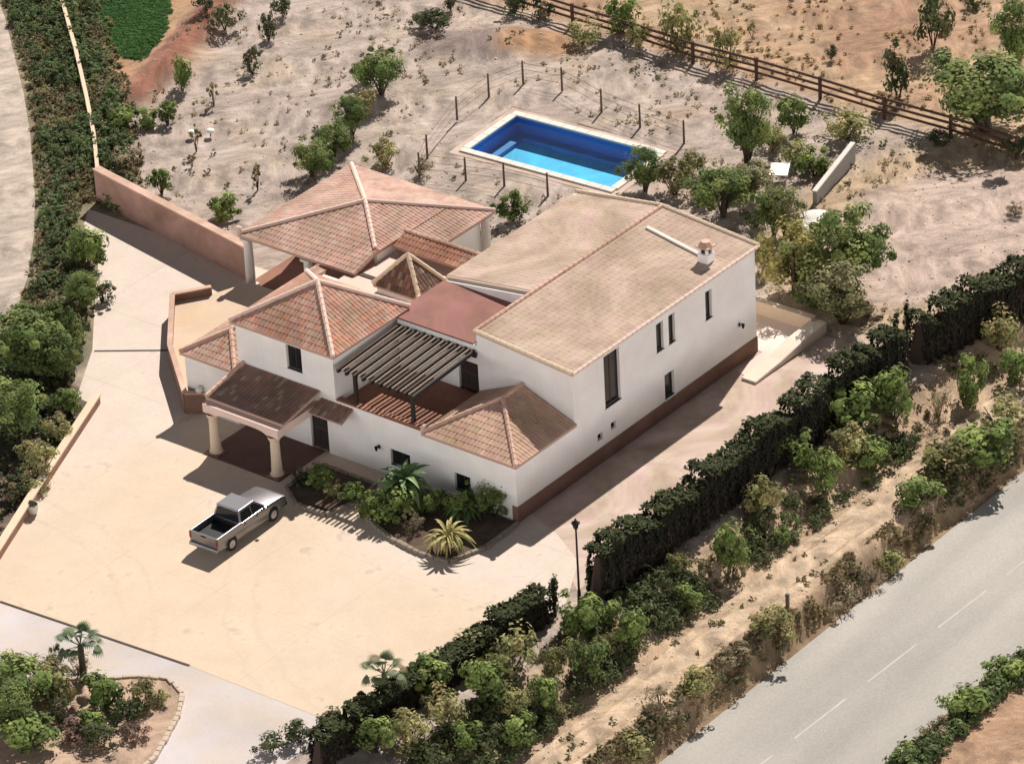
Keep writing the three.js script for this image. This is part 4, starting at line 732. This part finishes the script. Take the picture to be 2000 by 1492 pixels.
for (const [x, z, l] of [[-23.2, -10.6, 'leftmost bare spiky plant on the grey paving edge of the palm bed'], [-22.9, -9.6, 'second bare spiky plant from the left on the edge of the palm bed'], [-23.5, -11.5, 'tall pale spiky plant behind the bare ones in the palm bed']]) strapPlant('spiky_plant', l, 'plant', x, z, 16, 0.75, 0.06, [leafMats.palm2, leafMats.dead], Math.round(x * -100), 0.5);

// hedges of clipped cypress
function hedge(x0, z0, x1, z1, h, d, n, label, s) {
  const t = thing('hedge', label, 'hedge', [x0, 0, z0]), q = rng(s), L = Math.hypot(x1 - x0, z1 - z0), ux = (x1 - x0) / L, uz = (z1 - z0) / L;
  const pos = [], nor = [], colr = [], idx = [], a = V(0, 0, 0), b = V(0, 0, 0), nn = V(0, 0, 0);
  for (let i = 0; i < n; i++) {
    const u = q() * L, cell = Math.floor(u / 0.75), cr = rng(cell * 77 + s), top = h * (0.76 + 0.3 * cr() + 0.2 * N2(u * 0.3, s, 4)), wd = d * (0.85 + 0.3 * cr()), cu = (u / 0.75 - cell - 0.5);
    const side = q(), round = 1 - 0.5 * Math.abs(cu) * Math.abs(cu) * 2; let y, v, ny = 0, nv = 0;
    if (side < 0.3) { y = top * (0.9 + 0.12 * q()) * (0.86 + 0.14 * round); v = (q() - 0.5) * wd; ny = 1; } else { y = q() * top; nv = q() < 0.5 ? -1 : 1; v = nv * wd / 2 * round * (0.72 + 0.35 * q()) * (1 - 0.22 * (y / top) ** 3); }
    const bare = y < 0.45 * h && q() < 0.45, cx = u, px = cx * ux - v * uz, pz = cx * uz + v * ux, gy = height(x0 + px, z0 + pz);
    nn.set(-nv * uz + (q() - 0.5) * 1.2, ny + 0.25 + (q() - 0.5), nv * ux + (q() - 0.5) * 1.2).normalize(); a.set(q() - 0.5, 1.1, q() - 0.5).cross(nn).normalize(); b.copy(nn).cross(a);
    const l = 0.10 * (0.6 + 0.9 * q()), base = bare ? [0.05, 0.033, 0.024] : mix3(ny ? [0.045, 0.056, 0.02] : [0.014, 0.014, 0.008], ny ? [0.1, 0.115, 0.04] : [0.034, 0.03, 0.016], q() * (0.4 + 0.6 * cr())), o = pos.length / 3;  // sunlit top and shaded sides painted into the leaf colours
    for (const [m, w] of [[0, -0.7], [-1, 0], [0, 0.7], [1, 0]]) { pos.push(px + a.x * w * l + b.x * m * l, gy + y + a.y * w * l + b.y * m * l, pz + a.z * w * l + b.z * m * l); nor.push(nn.x, nn.y, nn.z); colr.push(...base); } idx.push(o, o + 1, o + 2, o, o + 2, o + 3);
  }
  const g = new THREE.BufferGeometry(); g.setAttribute('position', new THREE.Float32BufferAttribute(pos, 3)); g.setAttribute('normal', new THREE.Float32BufferAttribute(nor, 3)); g.setAttribute('color', new THREE.Float32BufferAttribute(colr, 3)); g.setIndex(idx);
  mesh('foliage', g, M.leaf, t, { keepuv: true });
  const gs = []; for (let u = 0.3; u < L; u += 0.75) { const px = u * ux, pz = u * uz, gy = height(x0 + px, z0 + pz), hh = h * (0.72 + 0.08 * q()); const c = new THREE.CylinderGeometry(0.2, d * 0.42, hh, 7); c.translate(px, gy + hh / 2 - 0.15, pz); gs.push(c); }
  mesh('blocking_core', join(gs), M.twig, t);  // solid twig-coloured cores added inside the foliage to block light
}
hedge(-3.3, 7.3, 15.2, 7.3, 3.0, 1.4, 17000, 'tall dark clipped hedge along the path right of the lamp post', 11);
hedge(15.9, 7.3, 22.6, 7.2, 3.0, 1.35, 6500, 'ragged middle stretch of dark hedge by the end of the path', 12);
hedge(23.6, 7.5, 42, 10.6, 3.1, 1.5, 15000, 'far stretch of dark hedge running to the right frame edge', 13);
hedge(-21.5, 5.2, -6.1, 6.2, 1.85, 1.2, 13000, 'low dark front hedge between patio and the planted slope', 14);
for (const [x, z, h, l] of [[-5.6, 6.55, 2.1, 'single narrow dark cypress left of the lamp post'], [23.0, 6.6, 2.9, 'first of two upright cypresses above the hedge gap'], [24.4, 6.4, 3.1, 'second upright cypress right of the hedge gap'], [-3.0, 6.7, 1.5, 'short dark cypress at the end of the tall hedge by the lamp post']]) {
  const t = thing('cypress', l, 'cypress', [x, 0, z]);
  const g = leaves({ n: 520, r: [0.3, h * 0.48, 0.3], y: h * 0.5, leaf: 0.16, clumps: 26, s: Math.round(x * 10 + 400), col: [0.034, 0.045, 0.018], alt: [0.06, 0.075, 0.03], shape: 'column', spread: 0.42 });
  mesh('crown', g, M.leaf, t, { keepuv: true }); mesh('trunk', cyl(0.05, 0.1, h * 0.9, 0, h * 0.45 - 0.1, 0, 7), M.twig, t);
}
// beds
function bed(label, P, o = {}) {
  const t = thing('flower_bed', label, 'flower bed'); mesh('soil', polyPrism(P, -0.2, 0.11), o.m ?? M.soil, t); const q = rng(o.s ?? 1);
  for (let i = 0; i < P.length; i++) { const a = P[i], b = P[(i + 1) % P.length]; if (o.skip && o.skip(a, b)) continue; const L = Math.hypot(b[0] - a[0], b[1] - a[1]), n = Math.max(1, Math.round(L / 0.42)), an = Math.atan2(b[1] - a[1], b[0] - a[0]); for (let k = 0; k < n; k++) { const u = (k + 0.5) / n; mesh('stone', rbox(L / n - 0.02, 0.2 + 0.06 * q(), 0.2 + 0.06 * q(), lerp(a[0], b[0], u) + 0.04 * (q() - 0.5), 0.09, lerp(a[1], b[1], u) + 0.04 * (q() - 0.5), 0.04, -an + 0.12 * (q() - 0.5)), o.k ?? M.stone, t); } }
}
bed('dark stone edged bed in front of the annex windows', [[-0.15, -7.2], [-2.2, -7.3], [-3.9, -6.4], [-4.7, -4.2], [-5.0, -2.2], [-4.75, -0.5], [-2.8, 0.15], [-0.15, 0.1]], { s: 3, skip: (a, b) => a[0] > -0.2 && b[0] > -0.2 });
bed('shaded stone edged bed beside the entrance door', [[-1.2, -11.5], [-3.9, -11.6], [-4.8, -10.2], [-4.75, -8.3], [-3.1, -7.75], [-1.2, -8.0]], { s: 5 });
bed('curved tan earth bed with palms in the lower left corner', bedPoly, { s: 8, m: std([0.55, 0.39, 0.30], 1, { map: soilTex }), k: std([0.5, 0.4, 0.32], 0.95) });

// ---------- pickup truck ----------
{
  const t = thing('pickup_truck', 'silver double cab pickup truck parked on the cream patio', 'pickup', [-8.15, 0.016, -10.95], 0.03);
  const paint = new THREE.MeshPhysicalMaterial({ color: new THREE.Color().setRGB(0.2, 0.195, 0.21), metalness: 0.9, roughness: 0.38, clearcoat: 0.7, clearcoatRoughness: 0.15, side: THREE.DoubleSide });
  const s = new THREE.Shape(); s.moveTo(-2.62, 0.5); s.lineTo(-2.0, 0.42); s.absarc(-1.6, 0.42, 0.42, Math.PI, 0, true); s.lineTo(1.2, 0.36); s.absarc(1.62, 0.42, 0.42, Math.PI, 0, true); s.lineTo(2.5, 0.42); s.lineTo(2.6, 0.62); s.lineTo(2.56, 0.9); s.lineTo(2.3, 1.0); s.lineTo(1.1, 1.1); s.lineTo(-0.8, 1.1); s.lineTo(-0.8, 0.78); s.lineTo(-2.62, 0.78); s.closePath();
  const g = new THREE.ExtrudeGeometry(s, { depth: 1.66, bevelEnabled: true, bevelSize: 0.05, bevelThickness: 0.06, bevelSegments: 2, curveSegments: 10 }); g.translate(0, 0, -0.83);
  mesh('body', g, paint, t, { smooth: 0.5 });
  for (const z of [-1, 1]) mesh('bed_side', rbox(1.86, 0.42, 0.09, -1.72, 0.98, z * 0.84, 0.03), paint, t);
  const tg = mesh('tailgate', [rbox(0.09, 0.42, 1.66, -2.62, 0.98, 0, 0.03)], paint, t); mesh('handle', rbox(0.03, 0.07, 0.3, -2.68, 1.08, 0, 0.01), M.iron, tg);
  mesh('bed_liner', [span(-2.56, -0.82, 0.8, 0.84, -0.78, 0.78)], M.iron, t);
  // cab
  const hexa = (b0, b1, t0, t1, yb, yt, zb, zt) => { const p = [V(b0, yb, -zb), V(b1, yb, -zb), V(b1, yb, zb), V(b0, yb, zb), V(t0, yt, -zt), V(t1, yt, -zt), V(t1, yt, zt), V(t0, yt, zt)]; return tris([[0, 1, 5], [0, 5, 4], [1, 2, 6], [1, 6, 5], [2, 3, 7], [2, 7, 6], [3, 0, 4], [3, 4, 7], [4, 5, 6], [4, 6, 7]].flat().map(i => p[i])); };
  const cab = mesh('cab', hexa(-0.86, 1.16, -0.7, 0.38, 1.08, 1.68, 0.86, 0.68), paint, t);
  mesh('roof', rbox(1.2, 0.09, 1.4, -0.16, 1.71, 0, 0.04), paint, t);
  const quad = (a, b, c, d) => tris([a, b, c, a, c, d]); const W = (x, y, z) => V(x, y, z);
  mesh('windscreen', quad(W(1.115, 1.12, -0.78), W(1.115, 1.12, 0.78), W(0.45, 1.65, 0.63), W(0.45, 1.65, -0.63)).translate(0.012, 0.012, 0), M.glass, t);
  mesh('rear_window', quad(W(-0.845, 1.14, -0.74), W(-0.845, 1.14, 0.74), W(-0.72, 1.62, 0.62), W(-0.72, 1.62, -0.62)).translate(-0.012, 0.004, 0), M.glass, t);
  for (const z of [-1, 1]) for (const [x0, x1, u0, u1] of [[-0.76, 0.06, -0.62, 0.04], [0.14, 0.98, 0.12, 0.40]]) mesh('side_window', quad(W(x0, 1.14, z * 0.846), W(x1, 1.14, z * 0.846), W(u1, 1.62, z * 0.70), W(u0, 1.62, z * 0.70)).translate(0, 0.003, z * 0.012), M.glass, t);
  for (const z of [-1, 1]) for (const x of [-0.36, 0.55]) mesh('door_handle', rbox(0.16, 0.035, 0.03, x - 0.2, 0.98, z * 0.905, 0.01), M.iron, t);
  mesh('bumper', rbox(0.16, 0.22, 1.78, 2.62, 0.5, 0, 0.05), M.iron, t); mesh('bumper', rbox(0.14, 0.18, 1.74, -2.72, 0.52, 0, 0.04), std([0.3, 0.29, 0.3], 0.4, { metalness: 0.6 }), t);
  mesh('grille', rbox(0.06, 0.2, 0.9, 2.63, 0.78, 0, 0.02), M.iron, t);
  for (const z of [-1, 1]) { mesh('headlight', rbox(0.12, 0.17, 0.3, 2.57, 0.8, z * 0.7, 0.04), std([0.7, 0.7, 0.72], 0.15), t); mesh('tail_light', rbox(0.07, 0.36, 0.14, -2.65, 0.95, z * 0.83, 0.03), std([0.22, 0.015, 0.015], 0.25), t); mesh('mirror', rbox(0.14, 0.14, 0.2, 0.86, 1.16, z * 1.0, 0.04), paint, t); }
  for (const x of [-1.6, 1.62]) for (const z of [-0.8, 0.8]) { const tyre = new THREE.TorusGeometry(0.28, 0.1, 8, 20); tyre.scale(1, 1, 1.25); tyre.translate(x, 0.37, z); const c = new THREE.CylinderGeometry(0.3, 0.3, 0.2, 20); c.rotateX(Math.PI / 2); c.translate(x, 0.37, z); const w = mesh('wheel', [tyre], std([0.016, 0.016, 0.016], 0.9), t, { smooth: 0.9 }); mesh('rim', [(() => { const r = new THREE.CylinderGeometry(0.21, 0.21, 0.19, 16); r.rotateX(Math.PI / 2); r.translate(x, 0.37, z); return r; })(), ...[0, 1, 2, 3, 4].map(i => { const r = box(0.06, 0.3, 0.21, 0, 0, 0); r.rotateZ(i * Math.PI / 5 * 2); r.translate(x, 0.37, z); return r; })], std([0.45, 0.45, 0.46], 0.35, { metalness: 0.7 }), w); }
}
// ---------- lamps and small things ----------
{
  const t = thing('lamp_post', 'tall black lamp post in the hedge gap beside the path', 'lamp post', [-4.2, -0.1, 6.94]);
  mesh('pole', [cyl(0.045, 0.06, 4.3, 0, 2.15, 0, 10), cyl(0.08, 0.11, 0.9, 0, 0.45, 0, 10)], M.iron, t, { smooth: 0.6 });
  const l = mesh('lantern', [cyl(0.19, 0.11, 0.3, 0, 4.48, 0, 6), cyl(0.03, 0.24, 0.16, 0, 4.71, 0, 6)], M.iron, t); mesh('finial', new THREE.SphereGeometry(0.05, 8, 6).translate(0, 4.83, 0), M.iron, l);
}
for (const [x, y, z, ax, l] of [[-0.02, 1.5, -8.65, 0, 'black wall lantern left of the annex window on the front wall'], [18.58, 2.3, 0.02, 1, 'small dark wall lamp near the far end of the long white wall']]) {
  const t = thing('wall_lantern', l, 'lantern', [x, y, z], ax ? -Math.PI / 2 : Math.PI);
  mesh('bracket', [rbox(0.04, 0.22, 0.12, 0.02, 0, 0, 0.01), rod(V(0, 0.06, 0), V(0.24, 0.12, 0), 0.015)], M.iron, t); mesh('lantern', [cyl(0.09, 0.06, 0.2, 0.24, -0.02, 0, 6), cyl(0.02, 0.12, 0.08, 0.24, 0.12, 0, 6)], M.iron, t);
}
{ // garden furniture and stones right of the pool
  const t = thing('garden_table', 'white garden table among the shrubs right of the pool', 'table', [36.2, 0, -9.9], 0.5);
  mesh('tabletop', rbox(1.5, 0.06, 1.05, 0, 0.74, 0, 0.02), std([0.8, 0.76, 0.66], 0.7), t); for (const a of [-1, 1]) for (const b of [-1, 1]) mesh('leg', cyl(0.03, 0.03, 0.72, a * 0.65, 0.36, b * 0.42, 6), M.whitestone, t);
  [[33.4, -5.7, 1.1, 0.8, 'larger white stone slab on the ground below the sloping wall'], [32.6, -5.1, 0.9, 0.7, 'smaller white stone slab nearest the long house']].forEach(([x, z, a, b, l], i) => { const g = new THREE.IcosahedronGeometry(1, 2); const p = g.attributes.position; for (let k = 0; k < p.count; k++) { const f = 1 + 0.25 * noise.noise(p.getX(k) * 1.5 + i * 9, p.getY(k) * 1.5, p.getZ(k) * 1.5); p.setXYZ(k, p.getX(k) * a * f, p.getY(k) * 0.26 * f, p.getZ(k) * b * f); } const m = mesh('stone_slab', g.translate(x, 0.1, z), M.whitestone, scene); tag(m, l, 'stone'); });
  const u = thing('sloping_wall', 'grey sloping wall with a white top edge right of the pool', 'wall');
  const s = new THREE.Shape([[0, 0], [5.4, 0], [5.4, 1.15], [0, 0.75]].map(p => new THREE.Vector2(...p))), g = new THREE.ExtrudeGeometry(s, { depth: 0.25, bevelEnabled: false }); g.rotateY(0.2); g.translate(35.0, 0, -6.85); mesh('wall', g, std([0.34, 0.325, 0.30], 0.95, { map: plasterTex }), u);
  mesh('coping', bar(V(35.0, 0.8, -6.73), V(40.3, 1.2, -7.8), 0.28, 0.08), M.whitestone, u);
  const pt = thing('white_pot', 'small white pot in the lower part of the left bed', 'pot', [-12.6, 0.1, -20.6]); mesh('pot', new THREE.LatheGeometry([[0.02, 0], [0.22, 0], [0.32, 0.42], [0.34, 0.46], [0.29, 0.46], [0.2, 0.1]].map(v => new THREE.Vector2(...v)), 14), M.whitestone, pt, { smooth: 0.5 }); mesh('plant', leaves({ n: 60, r: [0.3, 0.25, 0.3], y: 0.6, leaf: 0.2, clumps: 5, s: 77, col: [0.08, 0.1, 0.05] }), M.leaf, pt, { keepuv: true });
  const bp = thing('marker_post', 'short grey post on the crest of the road bank', 'post', [2.05, -1.05, 14.55], 0.2); mesh('post', rbox(0.16, 0.95, 0.16, 0, 0.45, 0, 0.02), M.post, bp); mesh('cap', rbox(0.2, 0.06, 0.2, 0, 0.95, 0, 0.02), M.iron, bp);
  [[22.6, -41.1, 'left'], [23.3, -40.3, 'right']].forEach(([x, z, w]) => { const f = thing('white_flower', 'round white flower head on the ' + w + ' below the bright green garden bush', 'flower', [x, 0.05, z]); mesh('flower_head', new THREE.IcosahedronGeometry(0.24, 2).scale(1, 0.6, 1).translate(0, 0.3, 0), std([0.75, 0.76, 0.72], 0.9), f); mesh('stem', cyl(0.03, 0.04, 0.3, 0, 0.1, 0, 6), M.bark, f); });
}
// ---------- ground cover nobody could count ----------
function scatter(name, g, m, n, pick, label, category, s, tint) {
  const im = new THREE.InstancedMesh(g, m, n), q = rng(s), mt = new THREE.Matrix4(), qu = new THREE.Quaternion(), e = new THREE.Euler(), c = new THREE.Color(); let k = 0, tries = 0;
  while (k < n && tries++ < n * 40) { const r = pick(q); if (!r) continue; const [x, z, w, h] = r; e.set((q() - 0.5) * 0.3, q() * 6.28, (q() - 0.5) * 0.3); mt.compose(V(x, height(x, z), z), qu.setFromEuler(e), V(w, h, w)); im.setMatrixAt(k, mt); const t = 0.65 + 0.7 * q(); im.setColorAt(k, c.setRGB(t, t * (0.96 + 0.08 * q()), t * (0.94 + 0.1 * q()))); k++; }
  im.count = k; im.name = numbered(name); im.castShadow = im.receiveShadow = true; im.userData = { kind: 'stuff', label, category }; scene.add(im);
}
const clear = (x, z, m = 0.3) => flatPolys.every(P => polyDist(x, z, P) > m) && polyDist(x, z, bedPoly) > 0.2;
const tuft = (col, s, n = 26) => leaves({ n, r: [0.8, 0.5, 0.8], y: 0.35, leaf: 0.7, clumps: 5, s, col, long: 3.4, vary: 0.4, up: 0.2 });
const rock = (() => { const g = new THREE.IcosahedronGeometry(1, 0); g.scale(1, 0.6, 0.8); return g; })();
const roadD = (x, z) => { let d = 1e9; for (let i = 0; i < leftRoad.length - 1; i++) d = Math.min(d, segDist(x, z, leftRoad[i], leftRoad[i + 1])); return d; };
const onLeftRoad = (x, z) => inPoly(x, z, [...leftRoad, [-30, -36], [-8, -40], [8, -53], [20, -67], [58, -118]]);
scatter('garden_weeds', tuft([0.50, 0.41, 0.27], 301), M.leaf, 700, (q) => { const x = 13 + q() * 34, z = -62 + q() * 66; if (!clear(x, z, 0.8) || fbm(x * 0.25, z * 0.25, 3, 44) < 0.02 + 0.2 * q()) return; if (Math.hypot((x - 36) * 0.8, z - 1.5) < 6.5) return; const w = 0.12 + 0.22 * q(); return [x, z, w, w * (0.6 + 0.7 * q())]; }, 'pale dry weeds scattered over the grey garden soil', 'weeds', 1);
scatter('green_weeds', tuft([0.2, 0.19, 0.1], 302), M.leaf, 180, (q) => { const x = 13 + q() * 34, z = -62 + q() * 66; if (!clear(x, z, 0.8) || fbm(x * 0.3, z * 0.3, 3, 64) < 0.08) return; if (Math.hypot((x - 36) * 0.8, z - 1.5) < 6.5) return; const w = 0.12 + 0.25 * q(); return [x, z, w, w]; }, 'small green weeds scattered over the garden soil', 'weeds', 2);
scatter('garden_stones', rock, std([0.42, 0.35, 0.29], 1), 2600, (q) => { const x = 12 + q() * 36, z = -62 + q() * 68; if (!clear(x, z, 0.5)) return; const w = 0.03 + 0.09 * q() * q(); return [x, z, w, w]; }, 'loose stones and clods over the garden soil', 'stones', 3);
scatter('field_grass', tuft([0.36, 0.26, 0.13], 303), M.leaf, 2000, (q) => { const x = 45.8 + q() * 30, z = -48 + q() * 62; if (fbm(x * 0.2, z * 0.2, 3, 70) < -0.08 + 0.15 * q()) return; const w = 0.15 + 0.25 * q(); return [x, z, w, w * 0.7]; }, 'dry grass on the tan field behind the ranch fence', 'grass', 4);
scatter('verge_scrub', leaves({ n: 70, r: [0.8, 0.62, 0.8], y: 0.55, leaf: 0.36, clumps: 7, s: 310, col: [0.10, 0.15, 0.055], alt: [0.19, 0.215, 0.10], altp: 0.3, long: 2.2 }), M.leaf, 950, (q) => { const x = -4 + q() * 46, z = -74 + q() * 48; const d = roadD(x, z); if (onLeftRoad(x, z) || d < 0.5 || d > 5.4 || polyDist(x, z, patioPoly) < 0.6 || fbm(x * 0.3, z * 0.3, 3, 90) < -0.1) return; const w = 0.35 + 0.5 * q(); return [x, z, w, w * (0.5 + 0.6 * q())]; }, 'mixed low scrub on the verge beside the pale side road', 'scrub', 5);
scatter('verge_bramble', leaves({ n: 70, r: [0.8, 0.6, 0.8], y: 0.5, leaf: 0.32, clumps: 7, s: 317, col: [0.15, 0.17, 0.07], alt: [0.24, 0.22, 0.12], altp: 0.4, long: 3 }), M.leaf, 700, (q) => { const x = -4 + q() * 46, z = -74 + q() * 48; const d = roadD(x, z); if (onLeftRoad(x, z) || d < 0.4 || d > 5.6 || polyDist(x, z, patioPoly) < 0.6 || fbm(x * 0.3, z * 0.3, 3, 90) > -0.04) return; const w = 0.25 + 0.4 * q(); return [x, z, w, w * (0.5 + 0.5 * q())]; }, 'olive and brown brambles on the verge beside the pale side road', 'scrub', 25);
scatter('verge_grass', tuft([0.36, 0.29, 0.15], 304), M.leaf, 2200, (q) => { const x = -4 + q() * 48, z = -76 + q() * 50; const d = roadD(x, z); if (onLeftRoad(x, z) || d < 0.15 || d > 6 || polyDist(x, z, patioPoly) < 0.5) return; const w = 0.2 + 0.3 * q(); return [x, z, w, w * 0.9]; }, 'brown and olive grass on the verge beside the pale side road', 'grass', 6);
scatter('bed_undergrowth', leaves({ n: 60, r: [0.8, 0.6, 0.8], y: 0.5, leaf: 0.34, clumps: 7, s: 311, col: [0.068, 0.088, 0.038], alt: [0.135, 0.115, 0.068], altp: 0.3 }), M.leaf, 520, (q) => { const x = -19 + q() * 20, z = -34 + q() * 16; if (onLeftRoad(x, z) || polyDist(x, z, patioPoly) < 0.9 || inPoly(x, z, drivePoly)) return; const w = 0.3 + 0.45 * q(); return [x, z, w, w * 0.9]; }, 'dark undergrowth filling the left bed behind the kerb wall', 'undergrowth', 7);
scatter('lawn_grass', leaves({ n: 40, r: [0.9, 0.35, 0.9], y: 0.2, leaf: 0.5, clumps: 8, s: 312, col: [0.061, 0.169, 0.030], long: 3, vary: 0.3 }), M.leaf, 2600, (q) => { const x = 27 + q() * 20, z = -67 + q() * 18; if (!inPoly(x, z, lawnPoly)) return; const w = 0.25 + 0.2 * q(); return [x, z, w, 0.2]; }, 'bright green lawn grass at the upper left frame edge', 'lawn', 8);
scatter('bank_grass', tuft([0.42, 0.33, 0.18], 305), M.leaf, 1700, (q) => { const x = -18 + q() * 52, z = 14.2 + q() * 1.15; if (fbm(x * 0.35, z * 0.5, 2, 33) < -0.05) return; const w = 0.16 + 0.22 * q(); return [x, z, w, w * (0.7 + 0.4 * q())]; }, 'dry grass and weeds along the bank above the road', 'grass', 9);
scatter('bank_scrub', leaves({ n: 60, r: [0.8, 0.6, 0.8], y: 0.5, leaf: 0.34, clumps: 7, s: 314, col: [0.135, 0.142, 0.068], alt: [0.270, 0.203, 0.115], altp: 0.35 }), M.leaf, 150, (q) => { const x = -18 + q() * 52, z = 14.5 + q() * 0.9; if (fbm(x * 0.3, 5, 2, 23) < -0.02) return; const w = 0.3 + 0.4 * q(); return [x, z, w, w * 0.9]; }, 'green brown scrub along the bank above the road', 'scrub', 10);
scatter('slope_weeds', tuft([0.26, 0.24, 0.12], 306), M.leaf, 800, (q) => { const x = -20 + q() * 54, z = 7.8 + q() * 6.8; if (z > 11 && z < 14.6 && q() < 0.88) return; if (fbm(x * 0.4, z * 0.4, 3, 83) < 0.0) return; const w = 0.14 + 0.24 * q(); return [x, z, w, w]; }, 'weeds on the sandy slope between hedge and track', 'weeds', 11);
scatter('slope_scrub', leaves({ n: 90, r: [0.8, 0.6, 0.8], y: 0.5, leaf: 0.3, clumps: 8, s: 318, col: [0.125, 0.15, 0.062], alt: [0.2, 0.2, 0.1], altp: 0.35, long: 2.2 }), M.leaf, 520, (q) => { const x = -21 + q() * 56, z = 8.4 + q() * 3.0; if (fbm(x * 0.22, z * 0.3, 3, 140) < (x < 1 ? -0.12 : 0.1)) return; const w = 0.3 + 0.5 * q(); return [x, z, w, w * (0.7 + 0.6 * q())]; }, 'olive green scrub filling the slope between hedge and track', 'scrub', 31);
scatter('slope_stones', rock, std([0.5, 0.39, 0.29], 1), 1500, (q) => { const x = -20 + q() * 54, z = 7.8 + q() * 7; const w = 0.03 + 0.1 * q() * q(); return [x, z, w, w]; }, 'loose stones on the sandy slope above the road', 'stones', 12);
scatter('roadside_scrub', leaves({ n: 60, r: [0.8, 0.6, 0.8], y: 0.5, leaf: 0.34, clumps: 7, s: 315, col: [0.109, 0.147, 0.055], alt: [0.218, 0.202, 0.091], altp: 0.35 }), M.leaf, 700, (q) => { const x = -10 + q() * 30, z = 24.9 + q() * 1.9; const w = 0.3 + 0.45 * q(); return [x, z, w, w * 0.9]; }, 'green brown scrub along the far side of the grey road', 'scrub', 13);
renderer.render(scene, camera);
